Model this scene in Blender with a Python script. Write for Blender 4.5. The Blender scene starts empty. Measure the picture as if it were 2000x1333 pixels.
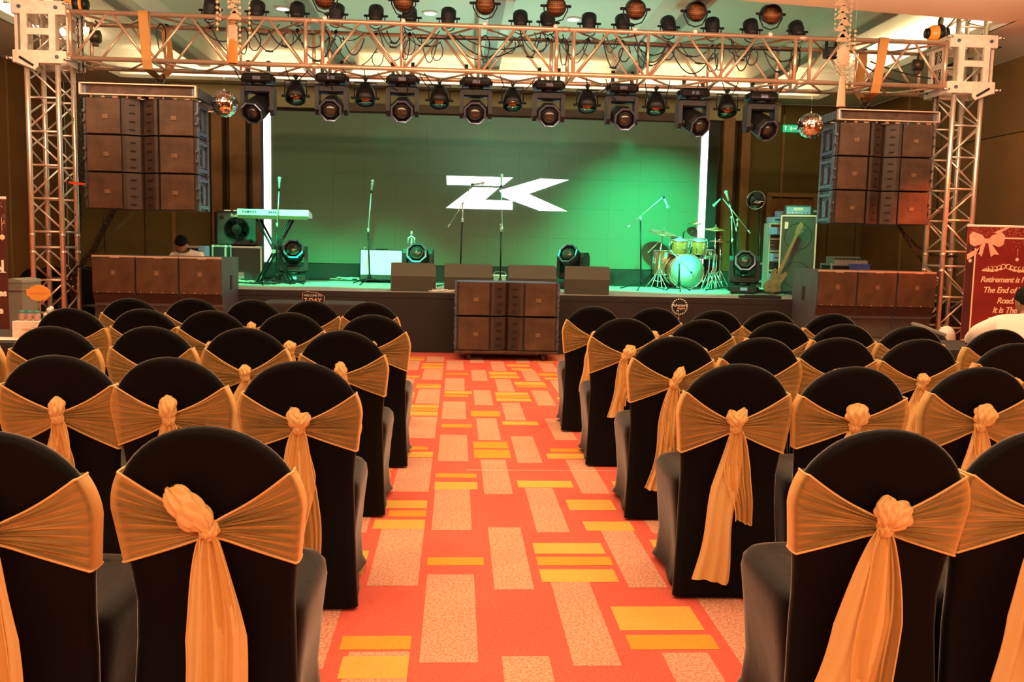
import bpy, math, random
from mathutils import Vector, Matrix
from math import sin, cos, pi, radians, sqrt, atan2
random.seed(7)
SC = bpy.context.scene
COL = SC.collection

# ------------------------------------------------------------------ camera
H = 1.38; YAW = radians(3.4912); PIT = radians(5.9354); ROL = radians(1.25); F = 1800.0
fwd = Vector((sin(YAW)*cos(PIT), cos(YAW)*cos(PIT), -sin(PIT)))
rt0 = Vector((cos(YAW), -sin(YAW), 0)); up0 = rt0.cross(fwd)
RT = rt0*cos(ROL) + up0*sin(ROL); UP = up0*cos(ROL) - rt0*sin(ROL)
cam = bpy.data.cameras.new('camera'); camo = bpy.data.objects.new('camera', cam); COL.objects.link(camo)
cam.sensor_width = 36; cam.lens = F/2000*36; cam.clip_start = .05; cam.clip_end = 100
mw = Matrix((RT, UP, -fwd)).transposed().to_4x4(); mw.translation = (0, 0, H); camo.matrix_world = mw
SC.camera = camo
def at(x, y, Y):
    """point of the hall on the plane at distance Y that was measured in the photograph"""
    d = fwd + RT*((x-1000)/F) - UP*((y-666.5)/F)
    return Vector((0, 0, H)) + d*(Y/d.y)

# ------------------------------------------------------------------ world, lights, exposure
SC.view_settings.view_transform = 'Standard'; SC.view_settings.look = 'None'
SC.view_settings.exposure = 0.0; SC.view_settings.gamma = 1; SC.view_settings.use_curve_mapping = False
w = bpy.data.worlds.new('world'); SC.world = w; w.use_nodes = True
w.node_tree.nodes['Background'].inputs[0].default_value = (1, .7, .45, 1)
w.node_tree.nodes['Background'].inputs[1].default_value = .15
def area(name, loc, direction, sx, sy, power, col, spread=180):
    l = bpy.data.lights.new(name, 'AREA'); l.shape = 'RECTANGLE'; l.size = sx; l.size_y = sy
    l.energy = power; l.color = col; l.spread = radians(spread)
    o = bpy.data.objects.new(name, l); COL.objects.link(o); o.location = loc
    o.rotation_euler = Vector(direction).to_track_quat('-Z', 'Y').to_euler(); return o
def spot(name, loc, target, power, col, angle=40, blend=.6, r=.06):
    l = bpy.data.lights.new(name, 'SPOT'); l.energy = power; l.color = col
    l.spot_size = radians(angle); l.spot_blend = blend; l.shadow_soft_size = r
    o = bpy.data.objects.new(name, l); COL.objects.link(o); o.location = loc
    o.rotation_euler = (Vector(target)-Vector(loc)).to_track_quat('-Z', 'Y').to_euler(); return o
WARM = (1, .66, .36); CREAM = (1, .80, .50)
area('hall_ceiling_light', (.3, 4.2, 3.95), (0, 0, -1), 9, 5.5, 400, WARM)
area('hall_ceiling_light', (.3, -2.4, 3.9), (0, .9, -1), 9, 2.5, 520, WARM)
area('cross_soffit_light', (.7, 9.2, 3.98), (0, 0, -1), 11, .3, 110, WARM)
area('soffit_fill_light', (.7, 8.2, 3.78), (0, .9, 1), 12, .12, 420, (1, .66, .42))  # added uplight out of view below the soffit to brighten it; no trough there
# light troughs of the ceiling coffer
area('cove_light_rear', (.3, 16.43, 4.105), (0, 1, .55), 12.0, .05, 95, (1, .80, .46), 150)
area('cove_light_left', (-5.9, 13.3, 4.12), (-1, 0, .8), 4.6, .05, 60, CREAM, 170)
area('cove_light_right', (6.5, 13.3, 4.12), (1, 0, .8), 4.6, .05, 60, CREAM, 170)
# green stage wash from the truss fixtures
G = (.0, 1, .34)
spot('green_wash_drums', (3.0, 11.75, 3.25), (3.1, 15.0, .95), 2300, G, 66, 1.0)
for x_, tx_, pw_ in ((3.4, 3.3, 700), (2.4, 3.9, 700), (1.1, 1.0, 700), (-1.1, -1.2, 1700), (-2.3, -2.6, 1500), (4.6, 4.4, 420)):
    spot('green_wash', (x_, 11.75, 3.25), (tx_, 14.2, .45), pw_, G, 52, 1.0)
spot('green_bounce_fill', (.8, 13.4, 1.3), (.8, 13.9, 4.6), 260, (.50, 1, .80), 130, .9, .2)  # added spot aimed up, in place of green stage light bounced onto the ceiling
for q_, p_ in (((2.9, 11.9, 3.2), (1225, 290)), ((-.6, 11.9, 3.2), (748, 268)), ((.6, 11.9, 3.2), (950, 268)), ((1.6, 11.9, 3.2), (1095, 275))):
    spot('green_glint', q_, at(*p_, 15), 190 if p_[0] > 1200 else 50, G, 7, 1.0)
spot('red_accent_right', (6.9, 9.6, 3.2), (5.7, 11.0, 1.7), 900, (1, .12, .03), 30, .95)
spot('banner_light_right', (4.0, 6.3, 3.9), (4.9, 8.3, 1.1), 300, (1, .62, .36), 50, .8)
spot('banner_light_left', (-3.2, 5.4, 3.9), (-3.9, 7.4, 1.1), 200, (1, .62, .36), 50, .8)
spot('truss_light_left', (-3.2, 8.2, 3.2), (-4.7, 11, 3.4), 190, (1, .6, .34), 60, .9, .2)
spot('truss_light_right', (4.2, 8.2, 3.2), (5.9, 11, 3.4), 120, (1, .6, .34), 44, .9, .2)
area('screen_glow', (.5, 14.7, 2.2), (0, -1, 0), 6.8, 1.8, 16, (.55, .7, 1))

# ------------------------------------------------------------------ materials
def mat(name, col, rough=.6, metal=0, var=0, vscale=8, bump=0, bscale=60, emit=None, estr=0, spec=.5, sheen=0, coat=0, trans=0):
    m = bpy.data.materials.new(name); m.use_nodes = True; nt = m.node_tree; n = nt.nodes; L = nt.links
    b = n['Principled BSDF']; c4 = (*col, 1)
    b.inputs['Base Color'].default_value = c4; b.inputs['Roughness'].default_value = rough
    b.inputs['Metallic'].default_value = metal; b.inputs['Specular IOR Level'].default_value = spec
    if sheen: b.inputs['Sheen Weight'].default_value = sheen; b.inputs['Sheen Roughness'].default_value = .5
    if coat: b.inputs['Coat Weight'].default_value = coat
    if trans: b.inputs['Transmission Weight'].default_value = trans
    if emit: b.inputs['Emission Color'].default_value = (*emit, 1); b.inputs['Emission Strength'].default_value = estr
    if var or bump:
        tc = n.new('ShaderNodeTexCoord')
    if var:
        no = n.new('ShaderNodeTexNoise'); no.inputs['Scale'].default_value = vscale; no.inputs['Detail'].default_value = 6
        L.new(tc.outputs['Object'], no.inputs['Vector'])
        r = n.new('ShaderNodeMapRange'); r.inputs[1].default_value = .3; r.inputs[2].default_value = .7
        r.inputs[3].default_value = 1-var; r.inputs[4].default_value = 1+var
        L.new(no.outputs['Fac'], r.inputs[0])
        mx = n.new('ShaderNodeVectorMath'); mx.operation = 'SCALE'; mx.inputs[0].default_value = col
        L.new(r.outputs[0], mx.inputs['Scale']); L.new(mx.outputs[0], b.inputs['Base Color'])
    if bump:
        nb = n.new('ShaderNodeTexNoise'); nb.inputs['Scale'].default_value = bscale; nb.inputs['Detail'].default_value = 4
        L.new(tc.outputs['Object'], nb.inputs['Vector'])
        bp = n.new('ShaderNodeBump'); bp.inputs['Strength'].default_value = bump; bp.inputs['Distance'].default_value = .01
        L.new(nb.outputs['Fac'], bp.inputs['Height']); L.new(bp.outputs[0], b.inputs['Normal'])
    return m
def carpet(name, col, fleck, amount):
    m = mat(name, col, .95, spec=.1); nt = m.node_tree; n = nt.nodes; L = nt.links; b = n['Principled BSDF']
    tc = n.new('ShaderNodeTexCoord')
    v = n.new('ShaderNodeTexNoise'); v.inputs['Scale'].default_value = 95; v.inputs['Detail'].default_value = 3
    L.new(tc.outputs['Object'], v.inputs['Vector'])
    r = n.new('ShaderNodeValToRGB'); r.color_ramp.elements[0].position = .40; r.color_ramp.elements[1].position = .60
    r.color_ramp.elements[0].color = (*fleck, 1); r.color_ramp.elements[1].color = (*col, 1)
    L.new(v.outputs['Fac'], r.inputs[0])
    big = n.new('ShaderNodeTexNoise'); big.inputs['Scale'].default_value = 2.2; big.inputs['Detail'].default_value = 4
    L.new(tc.outputs['Object'], big.inputs['Vector'])
    mr = n.new('ShaderNodeMapRange'); mr.inputs[1].default_value = .3; mr.inputs[2].default_value = .7; mr.inputs[3].default_value = .9; mr.inputs[4].default_value = 1.08
    L.new(big.outputs['Fac'], mr.inputs[0])
    mix = n.new('ShaderNodeMix'); mix.data_type = 'RGBA'; mix.inputs[0].default_value = amount
    mix.inputs[6].default_value = (*col, 1); L.new(r.outputs[0], mix.inputs[7])
    sc = n.new('ShaderNodeVectorMath'); sc.operation = 'SCALE'; L.new(mix.outputs[2], sc.inputs[0]); L.new(mr.outputs[0], sc.inputs['Scale'])
    L.new(sc.outputs[0], b.inputs['Base Color'])
    bp = n.new('ShaderNodeBump'); bp.inputs['Strength'].default_value = .5; bp.inputs['Distance'].default_value = .004
    nb = n.new('ShaderNodeTexNoise'); nb.inputs['Scale'].default_value = 260
    L.new(tc.outputs['Object'], nb.inputs['Vector']); L.new(nb.outputs['Fac'], bp.inputs['Height']); L.new(bp.outputs[0], b.inputs['Normal'])
    return m
def grille_mat(name, col, hole, cell):
    m = mat(name, col, .55, .3); nt = m.node_tree; n = nt.nodes; L = nt.links; b = n['Principled BSDF']
    tc = n.new('ShaderNodeTexCoord'); v = n.new('ShaderNodeTexVoronoi'); v.inputs['Scale'].default_value = 1/cell; v.inputs['Randomness'].default_value = .12
    L.new(tc.outputs['Object'], v.inputs['Vector'])
    r = n.new('ShaderNodeValToRGB'); r.color_ramp.elements[0].position = .34; r.color_ramp.elements[1].position = .46
    r.color_ramp.elements[0].color = (*hole, 1); r.color_ramp.elements[1].color = (*col, 1)
    L.new(v.outputs['Distance'], r.inputs[0])
    no = n.new('ShaderNodeTexNoise'); no.inputs['Scale'].default_value = 5; no.inputs['Detail'].default_value = 5; L.new(tc.outputs['Object'], no.inputs['Vector'])
    mr = n.new('ShaderNodeMapRange'); mr.inputs[1].default_value = .3; mr.inputs[2].default_value = .7; mr.inputs[3].default_value = .65; mr.inputs[4].default_value = 1.35
    L.new(no.outputs['Fac'], mr.inputs[0])
    sc = n.new('ShaderNodeVectorMath'); sc.operation = 'SCALE'; L.new(r.outputs[0], sc.inputs[0]); L.new(mr.outputs[0], sc.inputs['Scale'])
    L.new(sc.outputs[0], b.inputs['Base Color'])
    return m
def organza(name, col, opacity, gathered=False):
    m = bpy.data.materials.new(name); m.use_nodes = True; nt = m.node_tree; n = nt.nodes; L = nt.links
    b = n['Principled BSDF']; b.inputs['Base Color'].default_value = (*col, 1); b.inputs['Roughness'].default_value = .42
    b.inputs['Sheen Weight'].default_value = .6; b.inputs['Sheen Tint'].default_value = (1, .78, .48, 1)
    tc = n.new('ShaderNodeTexCoord')
    no = n.new('ShaderNodeTexNoise'); no.inputs['Scale'].default_value = 28; no.inputs['Detail'].default_value = 5
    L.new(tc.outputs['Object'], no.inputs['Vector'])
    bp = n.new('ShaderNodeBump'); bp.inputs['Strength'].default_value = .35; bp.inputs['Distance'].default_value = .01
    L.new(no.outputs['Fac'], bp.inputs['Height']); L.new(bp.outputs[0], b.inputs['Normal'])
    tl = n.new('ShaderNodeBsdfTranslucent'); tl.inputs[0].default_value = (*col, 1)
    m1 = n.new('ShaderNodeMixShader'); m1.inputs[0].default_value = .14; L.new(b.outputs[0], m1.inputs[1]); L.new(tl.outputs[0], m1.inputs[2])
    tr = n.new('ShaderNodeBsdfTransparent')
    lw = n.new('ShaderNodeLayerWeight'); lw.inputs[0].default_value = .35          # a sheer weave closes up where it turns edge-on
    mr = n.new('ShaderNodeMapRange'); mr.inputs[1].default_value = 0; mr.inputs[2].default_value = .55
    mr.inputs[3].default_value = opacity; mr.inputs[4].default_value = 1
    L.new(lw.outputs['Facing'], mr.inputs[0])
    fac = mr.outputs[0]
    if gathered:                                     # where the cloth is gathered into a pleat it lies double
        at_ = n.new('ShaderNodeAttribute'); at_.attribute_name = 'density'
        mxn = n.new('ShaderNodeMath'); mxn.operation = 'MAXIMUM'; L.new(mr.outputs[0], mxn.inputs[0]); L.new(at_.outputs['Fac'], mxn.inputs[1]); fac = mxn.outputs[0]
    m2 = n.new('ShaderNodeMixShader'); L.new(fac, m2.inputs[0]); L.new(tr.outputs[0], m2.inputs[1]); L.new(m1.outputs[0], m2.inputs[2])
    L.new(m2.outputs[0], n['Material Output'].inputs[0]); return m
K = {}
K['red'] = carpet('carpet_red', (.76, .15, .105), (.62, .07, .045), .35)
K['tan'] = carpet('carpet_tan', (.82, .43, .30), (.50, .20, .10), .75)
K['yel'] = carpet('carpet_yellow', (.80, .48, .11), (.70, .36, .05), .4)
K['ora'] = carpet('carpet_orange', (.86, .33, .045), (.70, .40, .05), .6)
K['spandex'] = mat('black_spandex', (.0016, .0013, .0012), .6, bump=.1, bscale=25, spec=.12, sheen=.5)
K['spandex'].node_tree.nodes['Principled BSDF'].inputs['Sheen Roughness'].default_value = .32
K['organza'] = organza('gold_organza', (.95, .56, .17), .29, True)
K['organza_d'] = organza('gold_organza_dense', (.96, .64, .25), .88)
K['ceil'] = mat('ceiling_paint', (.70, .66, .58), .8, var=.02, vscale=1)
K['ceil_w'] = mat('soffit_paint', (.80, .66, .50), .8, var=.02, vscale=1)
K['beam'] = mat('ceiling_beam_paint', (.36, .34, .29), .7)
K['olive'] = mat('olive_wall_panel', (.15, .11, .022), .75, var=.12, vscale=3)
K['band'] = mat('olive_fascia', (.40, .34, .16), .7)
K['brownwall'] = mat('brown_wall_panel', (.24, .108, .027), .75, var=.10, vscale=2)
K['wood'] = mat('golden_wood', (.26, .12, .03), .45, var=.18, vscale=4)
K['wood_d'] = mat('dark_wood', (.09, .042, .012), .5, var=.15, vscale=4)
K['trimgold'] = mat('gold_trim', (.30, .17, .05), .5)
K['skirt'] = mat('black_stage_skirt', (.010, .008, .008), .7, bump=.15, bscale=12)
K['deck'] = mat('stage_deck_grey', (.42, .40, .37), .6, var=.08, vscale=6)
K['black'] = mat('black_plastic', (.0045, .004, .0045), .55, bump=.05, bscale=80)
K['blackm'] = mat('black_metal', (.006, .0055, .006), .42, .2, spec=.35)
K['blackmatte'] = mat('black_matte', (.014, .012, .011), .8)
K['rubber'] = mat('black_cable_rubber', (.012, .012, .013), .5)
K['alu'] = mat('aluminium', (.78, .70, .62), .32, .75, var=.1, vscale=10)
K['alu_w'] = mat('painted_sleeve_metal', (.74, .64, .54), .5, .2, var=.12, vscale=14)
K['alu_p'] = mat('aluminium_chord', (.66, .44, .31), .34, .65, var=.08, vscale=10)
K['chrome'] = mat('chrome', (.80, .80, .80), .15, 1)
K['grille'] = grille_mat('dusty_speaker_grille', (.080, .043, .023), (.018, .012, .008), .0105)
K['grille_s'] = grille_mat('dusty_sub_grille', (.088, .044, .021), (.016, .010, .007), .0125)
K['horn'] = mat('dusty_horn_panel', (.034, .019, .011), .6, var=.3, vscale=9)
K['cab'] = mat('dark_speaker_cabinet', (.030, .030, .038), .5, var=.2, vscale=6)
K['cab_s'] = mat('slate_sub_cabinet', (.075, .085, .105), .55, var=.15, vscale=5)
K['rig'] = mat('worn_rigging_steel', (.10, .12, .16), .4, .6, var=.4, vscale=16)
K['badge'] = mat('speaker_badge', (.17, .10, .06), .4, .3)
K['badge_o'] = mat('speaker_badge_face', (.24, .13, .07), .4)
K['bumper'] = mat('bumper_steel', (.07, .035, .022), .6, .3, var=.4, vscale=12)
K['bumper_e'] = mat('bumper_bright_edge', (.62, .46, .36), .45, .5)
K['strap'] = mat('tan_sling_webbing', (.42, .20, .05), .8, bump=.3, bscale=200)
K['chain'] = mat('dark_chain_steel', (.06, .042, .026), .4, .7)
K['hoist'] = mat('orange_hoist_body', (.80, .30, .04), .35)
K['lens'] = mat('dark_glass_lens', (.035, .028, .02), .08, coat=.6)
K['led_l'] = grille_mat('led_par_face', (.16, .055, .02), (.50, .22, .08), .016)
K['bezel'] = mat('bezel_blue_reflection', (.16, .20, .32), .25, .7)  # blue of the rim is reflected bluish light put into the colour
K['screen'] = mat('led_wall_surface', (.082, .118, .075), .55, bump=.2, bscale=300)
K['glow'] = mat('led_lit_white', (1, 1, 1), .5, emit=(.93, .93, 1), estr=3.2)
K['greybin'] = mat('grey_plastic_bin', (.20, .22, .19), .5)
K['white'] = mat('white_plastic', (.80, .76, .70), .5)
K['cream'] = mat('cream_paper', (.85, .74, .60), .7)
K['card'] = mat('cream_box_card', (.85, .66, .52), .7)
K['teal'] = mat('teal_lids', (.04, .30, .28), .5)
K['leaf'] = mat('green_leaf', (.05, .20, .03), .5)
K['orange'] = mat('orange_sign_card', (.86, .34, .05), .6)
K['signblack'] = mat('black_sign_card', (.012, .010, .012), .5)
K['copper'] = mat('copper_lettering', (.90, .42, .20), .4)
K['paper'] = mat('white_lettering', (.92, .84, .74), .6)
K['banner_red'] = mat('banner_red_print', (.21, .016, .012), .45, var=.25, vscale=3)
K['banner_dark'] = mat('banner_dark_print', (.07, .016, .012), .45, var=.3, vscale=3)
K['banner_cream'] = mat('banner_cream_print', (.90, .62, .42), .5)
K['banner_pink'] = mat('banner_bow_print', (.90, .42, .30), .5, var=.15, vscale=25)
K['banner_gold'] = mat('banner_glitter_print', (.80, .36, .20), .4)
K['shirt'] = mat('white_cotton', (.88, .80, .72), .85, bump=.3, bscale=14)
K['skin'] = mat('brown_skin', (.32, .15, .08), .55)
K['hair'] = mat('black_hair', (.005, .004, .004), .8, spec=.15, bump=.5, bscale=120)
K['exit'] = mat('exit_sign_green', (.02, .45, .18), .4, emit=(.04, .9, .35), estr=.5)
K['exit_w'] = mat('exit_sign_white', (.9, 1, .9), .4, emit=(.8, 1, .85), estr=.8)
K['amp_face'] = mat('silver_amp_cloth', (.82, .84, .80), .6, bump=.3, bscale=220)
K['caseedge'] = mat('flight_case_aluminium', (.62, .64, .60), .35, .6)
K['caseblk'] = mat('flight_case_laminate', (.014, .016, .016), .45)
K['drumred'] = mat('red_drum_lacquer', (.42, .05, .015), .2, coat=.7)
K['drumhead'] = mat('white_drum_head', (.50, .54, .50), .45)
K['brass'] = mat('cymbal_bronze', (.52, .42, .20), .28, .9)
K['keys'] = mat('silver_keyboard_body', (.66, .68, .66), .4, .2)
K['key_w'] = mat('white_keys', (.85, .85, .82), .3)
K['woodfret'] = mat('maple_fretboard', (.34, .13, .06), .4)
K['gtr'] = mat('worn_bass_body', (.20, .13, .07), .35, var=.4, vscale=14)
K['blue'] = mat('blue_plastic_crate', (.10, .14, .62), .5)
K['bluegrey'] = mat('blue_grey_device', (.24, .32, .58), .4)
K['carton'] = mat('brown_carton', (.40, .18, .10), .7)
K['downlight'] = mat('downlight_lamp', (1, 1, 1), .4, emit=(1, .96, .85), estr=5)
K['mirror'] = mat('mirror_tile', (.95, .93, .90), .04, 1)
K['pearl'] = mat('cream_shell_disc', (.90, .72, .52), .3)
K['tassel'] = mat('orange_tassel_thread', (.85, .36, .07), .7, bump=.6, bscale=180)
K['tassel_w'] = mat('cream_tassel_thread', (.86, .70, .52), .7, bump=.6, bscale=180)
K['redtape'] = mat('red_ratchet_strap', (.75, .06, .02), .6)
K['glass'] = mat('clear_glass', (.9, .9, .9), .05, trans=.9)
K['yellowish'] = mat('coloured_cable', (.75, .78, .60), .6)

# ------------------------------------------------------------------ mesh helpers
class MB:
    def __init__(s): s.v = []; s.f = []; s.m = []; s.sm = []; s.dens = []
    def add(s, vs, fs, mi=0, smooth=False, M=None):
        o = len(s.v)
        if M is not None: vs = [M @ Vector(p) for p in vs]
        s.v += [tuple(p) for p in vs]; s.f += [tuple(i+o for i in f) for f in fs]
        s.m += [mi]*len(fs); s.sm += [smooth]*len(fs); return s
    def box(s, c, d, mi=0, M=None, bev=0):
        x, y, z = c; a, b, h = d[0]/2, d[1]/2, d[2]/2
        if bev <= 0:
            vs = [(x+i*a, y+j*b, z+k*h) for k in (-1, 1) for j in (-1, 1) for i in (-1, 1)]
            return s.add(vs, [(0, 2, 3, 1), (4, 5, 7, 6), (0, 1, 5, 4), (2, 6, 7, 3), (0, 4, 6, 2), (1, 3, 7, 5)], mi, False, M)
        t = min(bev, a*.9, b*.9, h*.9)
        def ring(q, zz, ins):
            aa, bb = a-ins, b-ins
            return [(x+sx*(aa-(q if kx else 0)), y+sy*(bb-(0 if kx else q)), zz) for sx, sy, kx in ((-1, -1, 0), (-1, -1, 1), (1, -1, 1), (1, -1, 0), (1, 1, 0), (1, 1, 1), (-1, 1, 1), (-1, 1, 0))]
        vs = ring(t*.6, z-h, t) + ring(t, z-h+t, 0) + ring(t, z+h-t, 0) + ring(t*.6, z+h, t)
        fs = [tuple(range(7, -1, -1)), tuple(range(24, 32))]
        for r in range(3):
            for i in range(8): fs.append((r*8+i, r*8+(i+1) % 8, r*8+8+(i+1) % 8, r*8+8+i))
        return s.add(vs, fs, mi, False, M)
    def tube(s, pts, r, n=8, mi=0, cap=True, smooth=True, M=None, closed=False):
        pts = [Vector(p) for p in pts]; N = len(pts); rs = r if isinstance(r, (list, tuple)) else [r]*N
        vs = []; prev = None
        for i, p in enumerate(pts):
            if closed: t = pts[(i+1) % N]-pts[i-1]
            else: t = pts[min(i+1, N-1)]-pts[max(i-1, 0)]
            t = t.normalized() if t.length > 1e-9 else Vector((0, 0, 1))
            if prev is None:
                a = Vector((0, 0, 1)) if abs(t.z) < .9 else Vector((1, 0, 0))
                u = t.cross(a).normalized()
            else:
                u = prev - t*prev.dot(t); u = u.normalized() if u.length > 1e-6 else t.orthogonal().normalized()
            prev = u; w_ = t.cross(u)
            for k in range(n):
                an = 2*pi*k/n; vs.append(p + u*(rs[i]*cos(an)) + w_*(rs[i]*sin(an)))
        fs = []
        for i in range(N if closed else N-1):
            j = (i+1) % N
            for k in range(n): fs.append((i*n+k, i*n+(k+1) % n, j*n+(k+1) % n, j*n+k))
        s.add(vs, fs, mi, smooth, M)
        if cap and not closed:
            o = len(s.v)-len(vs)
            s.f += [tuple(o+k for k in range(n-1, -1, -1)), tuple(o+(N-1)*n+k for k in range(n))]; s.m += [mi]*2; s.sm += [False]*2
        return s
    def cyl(s, a, b, r, n=12, mi=0, r2=None, M=None): return s.tube([a, b], [r, r if r2 is None else r2], n, mi, M=M)
    def lathe(s, prof, c=(0, 0, 0), axis='Z', n=24, mi=0, M=None, smooth=True):
        vs = []
        for (r, h) in prof:
            for k in range(n):
                a = 2*pi*k/n; x, y, z = r*cos(a), r*sin(a), h
                if axis == 'Y': x, y, z = x, h, y
                elif axis == 'X': x, y, z = h, x, y
                vs.append((c[0]+x, c[1]+y, c[2]+z))
        fs = []
        for i in range(len(prof)-1):
            for k in range(n): fs.append((i*n+k, i*n+(k+1) % n, (i+1)*n+(k+1) % n, (i+1)*n+k))
        if prof[0][0] > 1e-4: fs.append(tuple(range(n-1, -1, -1)))
        if prof[-1][0] > 1e-4: fs.append(tuple((len(prof)-1)*n+k for k in range(n)))
        return s.add(vs, fs, mi, smooth, M)
    def prism(s, poly, h0, h1, axis='Y', mi=0, M=None):
        def P(a, b, h): return {'Y': (a, h, b), 'Z': (a, b, h), 'X': (h, a, b)}[axis]
        n = len(poly); vs = [P(a, b, h0) for a, b in poly] + [P(a, b, h1) for a, b in poly]
        fs = [tuple(range(n)), tuple(range(2*n-1, n-1, -1))] + [(i, i+n, (i+1) % n+n, (i+1) % n) for i in range(n)]
        return s.add(vs, fs, mi, False, M)
    def grid(s, fn, nu, nv, mi=0, smooth=True, M=None):
        vs = [fn(i/nu, j/nv) for i in range(nu+1) for j in range(nv+1)]
        fs = [(i*(nv+1)+j, (i+1)*(nv+1)+j, (i+1)*(nv+1)+j+1, i*(nv+1)+j+1) for i in range(nu) for j in range(nv)]
        return s.add(vs, fs, mi, smooth, M)
    def ball(s, c, r, n=12, mi=0, sc=(1, 1, 1), M=None):
        m = n//2+1; prof = [(max(1e-5, sin(pi*i/m)), -cos(pi*i/m)) for i in range(m+1)]
        vs = []
        for (q, h) in prof:
            for k in range(n):
                a = 2*pi*k/n; vs.append((c[0]+r*sc[0]*q*cos(a), c[1]+r*sc[1]*q*sin(a), c[2]+r*sc[2]*h))
        fs = [(i*n+k, i*n+(k+1) % n, (i+1)*n+(k+1) % n, (i+1)*n+k) for i in range(m) for k in range(n)]
        return s.add(vs, fs, mi, True, M)
    def mesh(s, name, mats):
        me = bpy.data.meshes.new(name); me.from_pydata(s.v, [], s.f); me.update()
        for mm in (mats if isinstance(mats, (list, tuple)) else [mats]): me.materials.append(K[mm] if isinstance(mm, str) else mm)
        me.polygons.foreach_set('material_index', s.m); me.polygons.foreach_set('use_smooth', s.sm)
        if s.dens:
            a = me.attributes.new('density', 'FLOAT', 'POINT'); a.data.foreach_set('value', s.dens+[1.0]*(len(s.v)-len(s.dens)))
        return me
    def obj(s, name, mats, parent=None, loc=None):
        o = bpy.data.objects.new(name, s.mesh(name, mats)); COL.objects.link(o)
        if parent is not None: o.parent = parent
        if loc is not None: o.location = loc
        return o
def thing(name, label, cat, loc=(0, 0, 0), rz=0, group=None, rot=None, scale=1):
    o = bpy.data.objects.new(name, None); COL.objects.link(o); o.location = loc
    o.rotation_euler = rot if rot else (0, 0, rz); o.scale = (scale,)*3; o.empty_display_size = .1
    return tag(o, label, cat, group)
def tag(o, label, cat, group=None):
    o['label'] = label; o['category'] = cat
    if group: o['group'] = group
    return o
def struct(o): o['kind'] = 'structure'; return o
def lab(o, l): o['label'] = l; return o
def dup(root, loc, rz=0, label=None, group=None, rot=None):
    r = root.copy(); COL.objects.link(r); r.location = loc; r.rotation_euler = rot if rot else (0, 0, rz)
    if label: r['label'] = label
    if group: r['group'] = group
    for ch in list(root.children):
        c = ch.copy(); COL.objects.link(c); c.parent = r
        for g in ch.children:
            d = g.copy(); COL.objects.link(d); d.parent = c
    return r
def text(name, s, size, mat_, parent=None, loc=(0, 0, 0), rot=(pi/2, 0, 0), ext=.002, bold=0, shear=0, align='CENTER', space=1):
    cu = bpy.data.curves.new(name, 'FONT'); cu.body = s; cu.size = size; cu.extrude = ext; cu.offset = bold; cu.shear = shear
    cu.align_x = align; cu.align_y = 'CENTER'; cu.space_character = space; cu.resolution_u = 3
    t = bpy.data.objects.new(name+'_src', cu); COL.objects.link(t)
    dg = bpy.context.evaluated_depsgraph_get(); dg.update()
    me = bpy.data.meshes.new_from_object(t.evaluated_get(dg)); me.name = name
    bpy.data.objects.remove(t); bpy.data.curves.remove(cu)
    me.materials.clear(); me.materials.append(K[mat_])
    o = bpy.data.objects.new(name, me); COL.objects.link(o); o.location = loc; o.rotation_euler = rot
    if parent is not None: o.parent = parent
    return o
def noise1(seed):
    r = random.Random(seed); a = [(r.uniform(.6, 1), r.uniform(0, 6.28), k) for k in (1, 2, 3.3, 5.1)]
    return lambda t: sum(A*sin(k*t+p)/k for A, p, k in a)

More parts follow.
